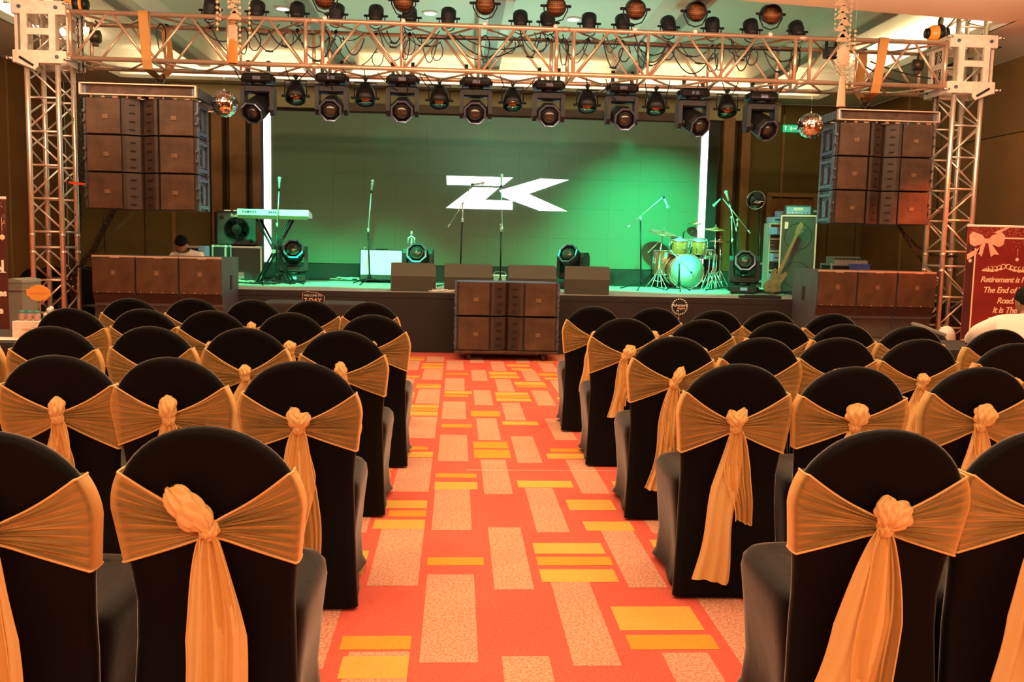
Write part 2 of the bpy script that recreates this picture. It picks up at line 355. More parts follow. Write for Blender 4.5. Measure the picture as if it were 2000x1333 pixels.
# ================================================================== THE ROOM
XL, XR, YB, YF, ZC, ZT = -6.95, 7.55, 17.0, -5.0, 4.07, 4.62
STZ, STY = .755, 11.69
fl = MB()
fl.add([(XL, YF, 0), (XR, YF, 0), (XR, YB, 0), (XL, YB, 0)], [(0, 1, 2, 3)], 0)
def patch(x0, x1, y0, y1, mi): fl.add([(x0, y0, .0008), (x1, y0, .0008), (x1, y1, .0008), (x0, y1, .0008)], [(0, 1, 2, 3)], mi)
PER = 1.425
colsx = [(-.345, -.14, 6.47), (-.105, .09, 5.78), (.17, .33, 6.43), (.405, .565, 5.75), (.72, .88, 6.45)]
for x0, x1, ph in colsx:                       # the aisle, strip by strip as woven
    k = -5
    while ph+k*PER < 11.3:
        a = ph+k*PER
        if a > -1: patch(x0, x1, a, min(a+.82, 11.25), 1)
        k += 1
for x0, x1, y0, y1, c in [(-.38, -.14, 10.49, 10.62, 2), (-.38, -.14, 10.32, 10.46, 3), (-.38, -.14, 10.17, 10.3, 2), (.59, .85, 10.42, 10.62, 2), (.62, .86, 10.11, 10.27, 2),
        (.36, .66, 9.79, 9.96, 2), (.36, .66, 9.68, 9.77, 3), (.36, .67, 9.49, 9.65, 2), (-.11, .13, 9.7, 9.82, 3), (.89, 1.1, 9.7, 9.9, 3), (-.38, -.14, 8.95, 9.04, 3), (-.38, -.14, 8.76, 8.93, 2),
        (.59, .9, 9.04, 9.25, 2), (.6, .9, 8.9, 9.01, 3), (-.1, .155, 8.45, 8.6, 2), (-.1, .12, 8.28, 8.4, 3), (.37, .68, 8.4, 8.56, 2), (.37, .68, 8.25, 8.37, 3), (.37, .68, 8.07, 8.22, 2),
        (-.38, -.14, 7.7, 7.84, 2), (-.37, -.14, 7.54, 7.67, 3), (-.37, -.14, 7.34, 7.51, 2), (.13, .37, 7.33, 7.57, 3), (-.1, .13, 6.87, 6.99, 3), (.37, .65, 6.99, 7.13, 2),
        (.13, .37, 6.16, 6.37, 3), (.13, .37, 5.87, 6.12, 3), (-.31, -.18, 6.1, 6.19, 3), (-.38, -.14, 5.88, 6.04, 2), (.65, .89, 6.07, 6.17, 3), (.61, .89, 5.87, 6.02, 2),
        (-.11, .135, 5.36, 5.46, 3), (-.11, .135, 5.1, 5.26, 2), (.37, .69, 5.15, 5.3, 2), (-.38, -.14, 4.72, 4.87, 2), (-.33, -.14, 4.57, 4.68, 3), (-.39, -.14, 4.37, 4.52, 2),
        (.61, .86, 4.7, 4.9, 2), (.65, .89, 4.35, 4.5, 2), (-.11, .135, 3.86, 3.96, 3), (.37, .69, 4.01, 4.16, 2), (.37, .7, 3.86, 3.97, 3), (.37, .69, 3.66, 3.81, 2),
        (-.38, -.14, 3.03, 3.14, 3), (-.36, -.14, 2.82, 2.98, 2), (.61, .92, 3.18, 3.4, 2), (.62, .93, 3.02, 3.14, 3)]:
    fl.add([(x0, y0, .0012), (x1, y0, .0012), (x1, y1, .0012), (x0, y1, .0012)], [(0, 1, 2, 3)], c)
rr = random.Random(3)
for side in (-1, 1):                           # the same weave carried on under the chairs
    for c in range(24):
        xc = (-.37-.265*(c+1)) if side < 0 else (.92+.265*c)
        ph = (6.47 if c % 2 else 5.76) + rr.uniform(-.04, .04); k = -5
        while ph+k*PER < 11.4:
            a = ph+k*PER
            if a > -1:
                patch(xc+.05, xc+.22, a, a+.8, 1)
                b = a+.86
                for q in range(rr.choice((1, 2, 3))):
                    patch(xc+.01, xc+.26, b, b+.13, rr.choice((2, 3))); b += .17
            k += 1
struct(fl.obj('floor', ['red', 'tan', 'yel', 'ora']))
fl_joint = MB(); fl_joint.box((.55, 5.55, .0016), (.95, .006, .0012)); 
struct(fl_joint.obj('trim_1', 'white'))

# walls of butted panels: each panel its own piece
def panel_wall(name, pts, z0, z1, mate, nrm, trims=(), zs=None):
    """pts: list of corner positions (x,y) between which a panel stands; nrm: into the room"""
    root = MB(); a, b = Vector((*pts[0], 0)), Vector((*pts[-1], 0)); n = Vector((*nrm, 0))
    root.add([a-n*.05, b-n*.05, b-n*.05+Vector((0, 0, z1)), a-n*.05+Vector((0, 0, z1))], [(0, 1, 2, 3)], 0)
    ro = struct(root.obj(name, 'wood_d'))
    for i in range(len(pts)-1):
        p, q = Vector((*pts[i], 0)), Vector((*pts[i+1], 0)); d = (q-p).normalized()*.008
        cuts = zs if zs else [z0, z1]
        for j in range(len(cuts)-1):
            lo, hi = cuts[j]+.006, cuts[j+1]-.006
            m = MB(); P = [p+d, q-d]
            vs = []
            for off in (0, .03):
                vs += [P[0]-n*.03+n*off+Vector((0, 0, lo)), P[1]-n*.03+n*off+Vector((0, 0, lo)), P[1]-n*.03+n*off+Vector((0, 0, hi)), P[0]-n*.03+n*off+Vector((0, 0, hi))]
            m.add(vs, [(0, 1, 2, 3), (7, 6, 5, 4), (0, 4, 5, 1), (1, 5, 6, 2), (2, 6, 7, 3), (3, 7, 4, 0)])
            m.obj('panel', mate, ro)
    return ro
yl = [(XL, y) for y in (-5, -2.6, -.2, 2.2, 4.6, 7.0, 9.4, 11.2, 13.0, 14.9, 17.0)]
wl = panel_wall('wall_left', yl, 0, ZC, 'brownwall', (1, 0), zs=[0, ZC])
yr = [(XR, y) for y in (-5, -2.6, -.2, 2.2, 4.6, 7.0, 9.4, 11.6, 13.8, 15.4, 17.0)]
wr = panel_wall('wall_right', yr, 0, ZC, 'brownwall', (-1, 0), zs=[0, 3.05, ZC])
for y in (9.4, 11.6, 13.8, 15.4):
    MB().box((XR-.012, y, ZC/2), (.03, .05, ZC)).obj('seam_strip', 'trimgold', wr)
for y in (11.2, 13.0, 14.9):
    MB().box((XL+.008, y, ZC/2), (.02, .03, ZC)).obj('seam_strip', 'trimgold', wl)
xb = [XL, -5.6, at(340, 400, 17).x, at(412, 400, 17).x, -3.1, -.6, 1.9, 4.3, at(1463, 300, 17).x, at(1528, 300, 17).x, at(1613, 500, 17).x, at(1668, 500, 17).x, at(1726, 500, 17).x, XR]
wb = panel_wall('wall_back', [(x, YB) for x in xb], 0, ZC, 'olive', (0, -1))
MB().box((at(340, 400, 17).x, 16.985, 1.9), (.07, .04, 3.6)).obj('seam_strip', 'trimgold', wb)
MB().box((at(1528, 300, 17).x, 16.985, 3.0), (.05, .04, 1.75)).obj('seam_strip', 'trimgold', wb)
# golden wood pilasters on both sides of the screen
def pil(x0, x1, dep, mt, top=3.75):
    a, b = at(x0, 350, 16.6).x, at(x1, 350, 16.6).x
    MB().box(((a+b)/2, YB-dep/2, top/2), (b-a, dep, top), bev=.01).obj('pilaster', mt, wb)
for a in ((413, 434, .40, 'wood'), (434, 446, .12, 'wood_d'), (446, 479, .34, 'wood'), (479, 490, .10, 'wood_d'), (490, 522, .30, 'wood'),
          (1398, 1412, .14, 'wood_d'), (1412, 1434, .34, 'wood'), (1434, 1447, .10, 'wood_d'), (1447, 1465, .36, 'wood')): pil(*a)
wf = MB(); wf.add([(XL, YF, 0), (XR, YF, 0), (XR, YF, ZT), (XL, YF, ZT)], [(3, 2, 1, 0)]); struct(wf.obj('wall_front', 'brownwall'))
# door in the back wall at the right
dx0, dx1 = at(1493, 400, 17).x, at(1592, 400, 17).x; dz = at(1540, 384, 17).z
dr = struct(MB().box(((dx0+dx1)/2, 16.93, dz/2), (dx1-dx0-.16, .05, dz-.1), bev=.01).obj('door_1', 'wood'))
f = MB(); f.box((dx0+.04, 16.92, dz/2), (.09, .1, dz)); f.box((dx1-.04, 16.92, dz/2), (.09, .1, dz)); f.box(((dx0+dx1)/2, 16.92, dz+.02), (dx1-dx0, .1, .07)); f.obj('door_frame', 'trimgold', dr)
MB().box(((dx0+dx1)/2, 16.90, dz/2), (.012, .02, dz-.1)).obj('door_gap', 'wood_d', dr)
m = MB(); m.tube([((dx0+dx1)/2+.06, 16.9, 1.0), ((dx0+dx1)/2+.06, 16.85, 1.02), ((dx0+dx1)/2+.06, 16.85, 1.3), ((dx0+dx1)/2+.06, 16.9, 1.32)], .012, 6); m.obj('door_handle', 'chrome', dr)

# ceiling: flat soffit ring with a raised coffer above the stage
CX0, CX1, CY0, CY1 = -5.75, 6.35, 10.55, 16.36
ce = MB()
def slab(x0, x1, y0, y1, mi=0, z=ZC): ce.add([(x0, y0, z), (x1, y0, z), (x1, y1, z), (x0, y1, z)], [(3, 2, 1, 0)], mi)
def ey(x): return 8.6+(x-XL)*2.25/(XR-XL)          # the near edge of the coffer runs slightly askew
ce.add([(XL, YF, ZC), (XR, YF, ZC), (XR, ey(XR), ZC), (XL, ey(XL), ZC)], [(3, 2, 1, 0)], 1)
ce.add([(XL, ey(XL), ZC), (CX0, ey(CX0), ZC), (CX0, YB, ZC), (XL, YB, ZC)], [(3, 2, 1, 0)], 0); ce.add([(CX1, ey(CX1), ZC), (XR, ey(XR), ZC), (XR, YB, ZC), (CX1, YB, ZC)], [(3, 2, 1, 0)], 0); slab(CX0, CX1, CY1, YB, 0)
ce.box(((CX0+CX1)/2, CY1+.012, ZC+.03), (CX1-CX0, .024, .06), 0)
ce.box((CX0-.012, (CY0+CY1)/2, ZC+.05), (.024, CY1-CY0, .10), 0); ce.box((CX1+.012, (CY0+CY1)/2, ZC+.05), (.024, CY1-CY0, .10), 0)
ce.add([(CX0-.48, 8.6, ZC+.02), (CX0, 8.6, ZC+.02), (CX0, CY1+.48, ZC+.02), (CX0-.48, CY1+.48, ZC+.02)], [(0, 1, 2, 3)], 2); ce.add([(CX1, 10.4, ZC+.02), (CX1+.48, 10.4, ZC+.02), (CX1+.48, CY1+.48, ZC+.02), (CX1, CY1+.48, ZC+.02)], [(0, 1, 2, 3)], 2)
t = .48
ce.add([(CX0-t, CY1+t, ZC+.02), (CX1+t, CY1+t, ZC+.02), (CX1+t, CY1+t, ZT), (CX0-t, CY1+t, ZT)], [(0, 1, 2, 3)], 2)
ce.add([(CX0-t, 8.5, ZC+.02), (CX0-t, CY1+t, ZC+.02), (CX0-t, CY1+t, ZT), (CX0-t, 8.5, ZT)], [(0, 1, 2, 3)], 2)
ce.add([(CX1+t, CY0, ZC+.02), (CX1+t, CY1+t, ZC+.02), (CX1+t, CY1+t, ZT), (CX1+t, CY0, ZT)], [(3, 2, 1, 0)], 2)
ce.add([(CX0-t, ey(CX0-t), ZC), (CX1+t, ey(CX1+t), ZC), (CX1+t, ey(CX1+t), ZT), (CX0-t, ey(CX0-t), ZT)], [(3, 2, 1, 0)], 2)
ce.add([(CX0-t, 8.3, ZT), (CX1+t, 8.3, ZT), (CX1+t, CY1+t, ZT), (CX0-t, CY1+t, ZT)], [(3, 2, 1, 0)], 2)
ce.add([(CX0-t, CY1, ZC+.02), (CX1+t, CY1, ZC+.02), (CX1+t, CY1+t, ZC+.02), (CX0-t, CY1+t, ZC+.02)], [(0, 1, 2, 3)], 2)
cei = struct(ce.obj('ceiling', ['ceil', 'ceil_w', 'ceil']))
# beams that run the length of the coffer
for i, xbm in enumerate((-4.35, -1.95, .45, 2.85, 5.25)):
    b = MB(); wd, dp = .42, .30
    pr = [(-wd/2, ZT-.002), (-wd/2, ZT-dp+.03), (-wd/2+.1, ZT-dp), (wd/2-.1, ZT-dp), (wd/2, ZT-dp+.03), (wd/2, ZT-.002)]
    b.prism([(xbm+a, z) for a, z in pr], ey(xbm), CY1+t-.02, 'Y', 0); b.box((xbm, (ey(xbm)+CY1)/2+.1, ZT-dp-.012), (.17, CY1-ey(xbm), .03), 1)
    b.obj('ceiling_beam', ['ceil', 'beam'], cei)
for x0, y0 in ((-6.3, 12.2), (-6.3, 15.0), (6.95, 12.6)):
    s_ = MB(); s_.box((x0, y0, ZC-.004), (.06, 1.5, .012)); s_.obj('slot_diffuser', 'blackmatte', cei)
for px_, py_ in ((552, 16), (840, 25), (1120, 37)):
    p = at(px_, py_, 13.0); k = (ZT-.01-H)/(p.z-H); X, Y = p.x*k, 13.0*k
    l = thing('ceiling_downlight', 'round white recessed downlight in the coffer above the truss, %s' % {552: 'left one', 840: 'middle one', 1120: 'right one'}[px_], 'light', (X, Y, ZT-.01), group='coffer downlights')
    m = MB(); m.lathe([(.11, 0), (.11, -.012), (.085, -.015)], n=20); m.obj('trim_ring', 'white', l)
    m = MB(); m.lathe([(.082, -.016), (1e-5, -.018)], n=20); m.obj('lamp', 'downlight', l)
# fascia and screen box above the stage
struct(MB().box((.4, 16.72, 3.88), (10.8, .10, .36), bev=.01).obj('trim_2', 'band'))
m = MB(); m.box((.2, 16.3, 3.66), (4.6, .3, .16), bev=.02); m.box((3.4, 16.32, 3.66), (1.5, .26, .16), bev=.02); m.box((-2.1, 16.32, 3.64), (.5, .3, .12)); struct(m.obj('trim_3', 'wood_d'))

# ================================================================== THE STAGE
SX0, SX1, SYB = -4.2, 6.7, 16.1
st = thing('stage', 'low wide stage with grey deck and black skirt in front of the screen', 'stage', (0, 0, 0))
xs = [SX0+(SX1-SX0)*i/7 for i in range(8)]; ys = [STY, 13.2, 14.6, SYB]
for i in range(7):
    for j in range(3):
        MB().box(((xs[i]+xs[i+1])/2, (ys[j]+ys[j+1])/2, STZ-.03), (xs[i+1]-xs[i]-.006, ys[j+1]-ys[j]-.006, .06)).obj('deck_board', 'deck', st)
n1 = noise1(5)
m = MB(); m.grid(lambda u, v: (SX0+(SX1-SX0)*u, STY-.012-.006*n1(u*40)*(1-v), .004+(STZ-.07)*v), 90, 6); m.obj('skirt', 'skirt', st)
m = MB(); m.box(((SX0+SX1)/2, STY-.005, STZ-.03), (SX1-SX0, .03, .07)); m.obj('skirt_rail', 'skirt', st)
for x in (SX0, SX1):
    m = MB(); m.box((x, (STY+SYB)/2, (STZ-.07)/2+.002), (.02, SYB-STY, STZ-.08)); m.obj('side_skirt', 'skirt', st)
m = MB(); m.box((.48, 15.16, STZ+.135), (8.2, .40, .265), bev=.01)
tag(m.obj('screen_plinth', 'blackmatte'), 'long black plinth carrying the video wall at the back of the stage', 'plinth')
# video wall
LX0, LX1, LZ0, LZ1, LY = -3.08, 4.035, 1.03, 3.41, 15.0
lw_ = thing('video_wall', 'wide dark LED video wall with white monogram and two glowing white side bars', 'screen', (0, 0, 0))
nx, nz = 14, 5
for i in range(nx):
    for j in range(nz):
        a = LX0+.11+(LX1-LX0-.22)*i/nx; b = LX0+.11+(LX1-LX0-.22)*(i+1)/nx; c = LZ0+(LZ1-LZ0)*j/nz; d = LZ0+(LZ1-LZ0)*(j+1)/nz
        MB().box(((a+b)/2, LY+.04, (c+d)/2), (b-a-.0012, .07, d-c-.0012)).obj('screen_panel', 'screen', lw_)
lab(MB().box((LX0+.055, LY+.035, (LZ0+LZ1)/2), (.11, .08, LZ1-LZ0)).obj('light_bar', 'glow', lw_), 'glowing white left bar')
lab(MB().box((LX1-.055, LY+.035, (LZ0+LZ1)/2), (.11, .08, LZ1-LZ0)).obj('light_bar', 'glow', lw_), 'glowing white right bar')
m = MB(); m.box((LX1+.09, LY+.1, (LZ0+LZ1)/2+.02), (.17, .2, LZ1-LZ0+.04)); m.box((LX0-.03, LY+.14, (LZ0+LZ1)/2), (.05, .2, LZ1-LZ0)); m.box(((LX0+LX1)/2, LY+.16, LZ1+.01), (LX1-LX0, .16, .03)); m.obj('frame', 'blackmatte', lw_)
def Lp(x, y): p = at(x, y, LY); return (p.x, p.z)
m = MB()
for poly in ([(872, 343.5), (1002, 347), (981, 363.5), (873, 361)],
             [(924, 366), (974, 367.5), (947, 390.5), (1001, 392.5), (1001, 410), (871, 406.5)],
             [(981, 379), (975, 372.5)+(0,)*0, (1056, 349), (1111, 351.5), (1032, 379), (1108, 413), (1053, 411.5), (979, 384)]):
    m.prism([Lp(*p[:2]) for p in poly], LY+.004, LY-.002)
lab(m.obj('monogram', 'glow', lw_), 'white angular ZK monogram')

# ================================================================== TRUSS
YT, YT2 = 11.0, 11.62     # front and rear chords
ZT1, ZT0 = 3.895, 3.385
tb = thing('truss_beam', 'long box truss beam spanning the two towers over the stage', 'truss', (0, 0, 0))
bx0, bx1 = at(128, 66, YT).x, at(1860, 130, YT).x
def xat(px_): return at(px_, 100, YT).x
secs = [at(137, 66, YT).x, at(597, 80, YT).x, at(630, 80, YT).x, at(1087, 100, YT).x, at(1120, 100, YT).x, at(1553, 110, YT).x, at(1582, 110, YT).x, at(1846, 125, YT).x]
for y in (YT, YT2):
    for z in (ZT1, ZT0):
        m = MB(); m.cyl((bx0, y, z), (bx1, y, z), .027, 12)
        for q in (1, 3, 5): xm = (secs[q]+secs[q+1])/2; m.cyl((xm-.05, y, z), (xm+.05, y, z), .031, 12)
        for xe in (bx0+.03, bx1-.03): m.cyl((xe-.03, y, z), (xe+.03, y, z), .031, 12)
        m.obj('chord', 'alu_p', tb)
def br(a, b, r=.0155, mt='alu_p', nm='brace'): m = MB(); m.cyl(a, b, r, 8); return m.obj(nm, mt, tb)
verts_x = []
for q, nb in ((0, 3), (2, 3), (4, 3), (6, 2)):
    a, b = secs[q], secs[q+1]
    for i in range(nb+1):
        x = a+(b-a)*i/nb; verts_x.append(x)
        rr_ = .022 if i in (0, nb) else .0155
        for y in (YT, YT2): br((x, y, ZT0), (x, y, ZT1), rr_)
        br((x, YT, ZT1), (x, YT2, ZT1), .015, 'alu'); br((x, YT, ZT0), (x, YT2, ZT0), .015, 'alu')
        if i < nb:
            x2 = a+(b-a)*(i+1)/nb; xm = (x+x2)/2
            for y in (YT, YT2):
                br((x+.03, y, ZT0), (xm-.02, y, ZT1)); br((xm+.02, y, ZT1), (x2-.03, y, ZT0))
            for z in (ZT0, ZT1):
                br((x, YT, z), (xm, YT2, z), .0135); br((xm, YT2, z), (x2, YT, z), .0135)

def tower(side, label):
    if side < 0: xa, xb2 = at(62, 430, YT).x+.01, at(115, 430, YT).x
    else: xa, xb2 = at(1852, 430, YT).x, at(1898, 430, YT).x
    cx, wd = (xa+xb2)/2, .34; yc = 11.31-.0; h = wd/2
    y0, y1 = YT+.03, YT+.03+.42
    t = thing('truss_tower', label, 'truss', (cx, (y0+y1)/2, 0))
    hy = (y1-y0)/2; legs = [(-h, -hy), (h, -hy), (h, hy), (-h, hy)]
    for lx, ly in legs:
        m = MB(); m.cyl((lx, ly, .02), (lx, ly, 4.45), .030, 12)
        for z in (1.25, 1.25+.2): m.cyl((lx, ly, z-.09), (lx, ly, z-.05), .034, 12)
        m.obj('leg', 'alu', t)
    zz = [.12, .50, .88, 1.02, 1.32+.0, 1.44]
    lev = [0.1, .48, .86, 1.24, 1.42, 1.80, 2.18, 2.56, 2.94, 3.32, 3.7, 4.1, 4.4]
    for f_ in range(4):
        a, b = legs[f_], legs[(f_+1) % 4]; fl_ = f_ % 2
        for i, z in enumerate(lev):
            if f_ in (0, 2) or i in (3, 4): m = MB(); m.cyl((*a, z), (*b, z), .013, 8); m.obj('rung', 'alu', t)
            if i < len(lev)-1 and abs(lev[i+1]-z) > .25:
                p, q = ((*a, z+.03), (*b, lev[i+1]-.03)) if (i+f_//2) % 2 else ((*b, z+.03), (*a, lev[i+1]-.03))
                if f_ in (1, 3):
                    zm = (z+lev[i+1])/2
                    m = MB(); m.cyl((*a, z), (*b, zm), .0105, 8); m.cyl((*b, zm), (*a, lev[i+1]), .0105, 8)
                else:
                    m = MB(); m.cyl(p, q, .0115, 8)
                m.obj('diagonal', 'alu', t)
    m = MB(); m.box((0, 0, .012), (.46, .54, .02), bev=.004)
    m.obj('base_plate', 'alu_w', t)
    return t, cx, (y0+y1)/2
def sleeve(cx, cy, side, label):
    s = thing('sleeve_block', label, 'truss fitting', (cx, cy, 0)); a = .285; z0, z1 = 3.32, 3.99
    for ang in range(4):
        R_ = Matrix.Rotation(ang*pi/2, 4, 'Z')
        m = MB()
        m.box((0, -a, z1-.07), (2*a, .02, .15), bev=.006, M=R_)
        m.obj('plate', 'alu_w', s)
        m = MB()
        if ang == 0:   # lower plate with the slotted guard
            m.box((0, -a, z0+.06), (2*a, .02, .14), M=R_, bev=.006)
            g = -side*-1
            m.prism([(-.20*side*-1*-1, z0+.12) if 0 else (side*-.0, z0+.125), (side*.24, z0+.125), (side*.24, z0-.01), (side*.04, z0-.09), (side*.0, z0-.05)], -a-.03, -a-.012, M=R_)
        else: m.box((0, -a, z0+.06), (2*a, .02, .14), M=R_, bev=.006)
        m.obj('plate', 'alu_w', s)
        if ang == 0:
            m = MB(); m.tube([(side*.20, -a-.036, z0+.045), (side*.05, -a-.036, z0-.045)], .014, 8); m.obj('slot', 'blackmatte', s)
        for sx in (-.155, .155):
            m = MB(); m.box((sx, -a, (z0+z1)/2), (.07, .035, z1-z0-.2), M=R_); m.obj('channel', 'alu_w', s)
        m = MB(); m.box((0, -a, (z0+z1)/2), (.3, .03, .07), M=R_); m.obj('crossbar', 'alu_w', s)
        for sx in (-.2, .2):
            for z in (z0+.06, z1-.07): m = MB(); m.cyl((sx, -a-.02, z), (sx, -a-.008, z), .022, 10, M=R_); m.obj('roller', 'rig', s)
    for z in (z0+.03, z1-.03):
        for sx in (-1, 1): m = MB(); m.cyl((sx*a, -a-.03, z), (sx*(a+.05), -a-.03, z), .014, 8); m.ball((sx*(a+.055), -a-.03, z), .02, 8); m.obj('axle', 'chrome', s)
    return s
tL, cxl, cyl_ = tower(-1, 'left aluminium box truss tower beside the left speaker stacks')
tR, cxr, cyr = tower(1, 'right aluminium box truss tower beside the red banner')
sleeve(cxl, cyl_, -1, 'cream steel sleeve block on the left truss tower')
sleeve(cxr, cyr, 1, 'cream steel sleeve block on the right truss tower')

def chain_mesh(m, pts, link=.034, r=.0045, ww=.011):
    pts = [Vector(p) for p in pts]; acc = 0; k = 0
    for a, b in zip(pts[:-1], pts[1:]):
        d = b-a; L_ = d.length; n = max(1, int(L_/link)); t_ = d.normalized(); o = t_.orthogonal().normalized(); o2 = t_.cross(o)
        for i in range(n):
            c = a+d*((i+.5)/n); u = o if k % 2 else o2; k += 1
            ring = [c+t_*(cos(q)*link*.68)+u*(sin(q)*ww) for q in [2*pi*j/6 for j in range(6)]]
            m.tube(ring, r, 4, closed=True, cap=False)
def sag(a, b, drop, n=12):
    a, b = Vector(a), Vector(b); return [a.lerp(b, i/n)-Vector((0, 0, drop*4*(i/n)*(1-i/n))) for i in range(n+1)]
# chain hoists
def hoist(x, y, z, label, lo):
    t = thing('chain_hoist', label, 'hoist', (x, y, z))
    m = MB(); m.lathe([(.03, -.13), (.075, -.12), (.10, -.07), (.105, .02), (.09, .06), (.04, .07)], axis='X', n=18); m.obj('housing', 'hoist', t)
    m = MB(); m.lathe([(.107, -.02), (.112, -.01), (.112, .035), (.107, .045)], axis='X', n=18); m.lathe([(.03, .07), (.075, .075), (.08, .11), (.05, .13)], axis='X', n=16); m.lathe([(.06, -.155), (.062, -.12)], axis='X', n=16); m.obj('gear_cover', 'blackm', t)
    m = MB(); m.tube([(0, 0, .10), (0, 0, .16), (.03, 0, .19), (.04, 0, .235), (0, 0, .26), (-.035, 0, .24)], .012, 8); m.obj('hook', 'blackm', t)
    m = MB(); chain_mesh(m, [(.0, 0, -.10), (0, 0.02, -.55), (.0, 0, lo-z)]); m.obj('chain', 'chain', t); m = MB(); chain_mesh(m, [(.05, 0, -.09), (.055, 0, -.5), (.05, .01, -1.0)]); m.obj('chain', 'chain', t)
    return t
hp = at(1832, 66, 11.3); hoist(hp.x, 11.3, hp.z, 'orange chain hoist hanging inside the right truss tower top', 2.75)
hp = at(150, 8, 11.25); hoist(hp.x, 11.25, hp.z, 'orange chain hoist hanging at the top of the left truss tower', 2.6)
for sx, x in ((-1, cxl+.44), (1, cxr-.44)):
    m = MB(); m.lathe([(.03, -.06), (.07, -.05), (.075, .05), (.03, .06)], (0, 0, 0), 'X', 14); m.tube([(0, 0, .06), (0, 0, .12), (.03, 0, .16), (0, 0, .18)], .012, 6); m.box((0, 0, -.07), (.06, .05, .08))
    tag(m.obj('hoist_pulley', 'chain', loc=(x, 11.45, 3.72)), 'dark steel hook block between the chords beside the %s sleeve block' % ('left' if sx < 0 else 'right'), 'hoist')
# slings holding the speaker arrays
def sling(px0, y_top, y_bot, label, lean):
    a = at(px0, y_top, YT-.05); b = at(px0+lean, y_bot, YT-.05)
    m = MB(); w_ = .055
    def path(u):
        P = [Vector((a.x, YT-.035, a.z-.03)), Vector((a.x, YT-.03, ZT1+.032)), Vector((a.x, YT+.04, ZT1+.03))]
        return P
    L1 = [(a.x, YT+.04, ZT1+.03), (a.x, YT-.02, ZT1+.035), (a.x, YT-.036, ZT1), ((a.x+b.x)/2, YT-.036, (ZT1+ZT0)/2), (b.x, YT-.036, ZT0), (b.x, YT, ZT0-.1), (b.x+.02, 11.3, ZT0-.14)]
    L2 = [(a.x+.02, YT2-.04, ZT1+.03), (a.x+.04, YT2+.03, ZT1+.03), (a.x+.05, YT2+.03, ZT1-.1), (b.x+.06, YT2+.0, ZT0), (b.x+.03, 11.35, ZT0-.14)]
    for L_ in (L1, L2):
        vs = []; 
        for p in L_:
            for sx in (-w_, w_): vs.append((p[0]+sx, p[1], p[2]))
            
        n = len(L_); vs2 = [(v[0], v[1]-.006, v[2]) for v in vs]
        m.add(vs, [(2*i, 2*i+1, 2*i+3, 2*i+2) for i in range(n-1)]); m.add(vs2, [(2*i, 2*i+2, 2*i+3, 2*i+1) for i in range(n-1)])
    o = m.obj('lifting_sling', 'strap'); tag(o, label, 'sling'); return b
bl = sling(278, 20, 115, 'tan lifting sling looped over the truss above the left speaker array', 8)
br_ = sling(1729, 75, 165, 'tan lifting sling looped over the truss above the right speaker array', -16)

# ================================================================== SPEAKERS
def badge(m, x, z, y, s=.035): m.box((x, y-.004, z), (s*2, .008, s*1.6)); m.box((x, y-.007, z), (s*1.3, .006, s*.9), 1)
CW, CH = 1.2, .405
def line_cabinet(label, loc, group=None, rig=True, rx=0):
    c = thing('line_array_cabinet', label, 'speaker', loc, group=group, rot=(rx, 0, 0)); w2 = CW/2
    m = MB(); prof = [(-w2, .03), (-w2, .50), (-w2+.12, .62), (w2-.12, .62), (w2, .50), (w2, .03), (.20, .03), (0, .12), (-.20, .03)]
    m.prism([(a, b) for a, b in prof], .004, CH-.004, 'Z'); m.obj('cabinet_body', 'cab', c)
    for sx in (-1, 1):
        m = MB(); m.box((sx*(w2+.19)/2+sx*.0, .012, CH/2), (w2-.20-.03, .03, CH-.012), bev=.006); m.obj('grille', 'grille', c)
        m = MB(); badge(m, sx*.37, CH*.48, -.003, .03); g = m.obj('badge', ['badge', 'badge_o'], c); text('badge_lettering', 'JBL', .026, 'bumper_e', g, (sx*.37, -.0125, CH*.48), ext=.0005)
        m = MB(); m.prism([(sx*.19, .0), (sx*.155, .0), (sx*.02, .075), (sx*.0, .12), (sx*.19, .12)][::sx], .006, CH-.006, 'Z'); m.obj('horn_panel', 'horn', c)
        for k in range(4):
            mm = MB(); mm.box((sx*.09, .03-.002, .06+.09*k), (.06, .02, .012), M=Matrix.Translation((sx*.09, .03, 0)) @ Matrix.Rotation(-sx*.5, 4, 'Z') @ Matrix.Translation((-sx*.09, -.03, 0))); mm.obj('horn_slot', 'blackmatte', c)
        m = MB()
        m.box((sx*(w2+.012), .07, CH/2), (.022, .05, CH-.01)); m.box((sx*(w2+.012), .44, CH/2), (.022, .05, CH-.01))
        m.box((sx*(w2+.012), .25, CH*.86), (.018, .38, .035)); m.box((sx*(w2+.012), .25, CH*.12), (.018, .38, .04)); m.box((sx*(w2+.012), .26, CH*.45), (.016, .1, CH*.5))
        for z in (CH*.2, CH*.5, CH*.78): m.cyl((sx*(w2+.0), .08, z), (sx*(w2+.035), .08, z), .012, 8)
        for z in (CH*.35, CH*.62): m.cyl((sx*(w2+.01), .005, z), (sx*(w2+.01), .03, z), .016, 8)
        m.obj('rigging_bracket', 'rig', c)
    return c
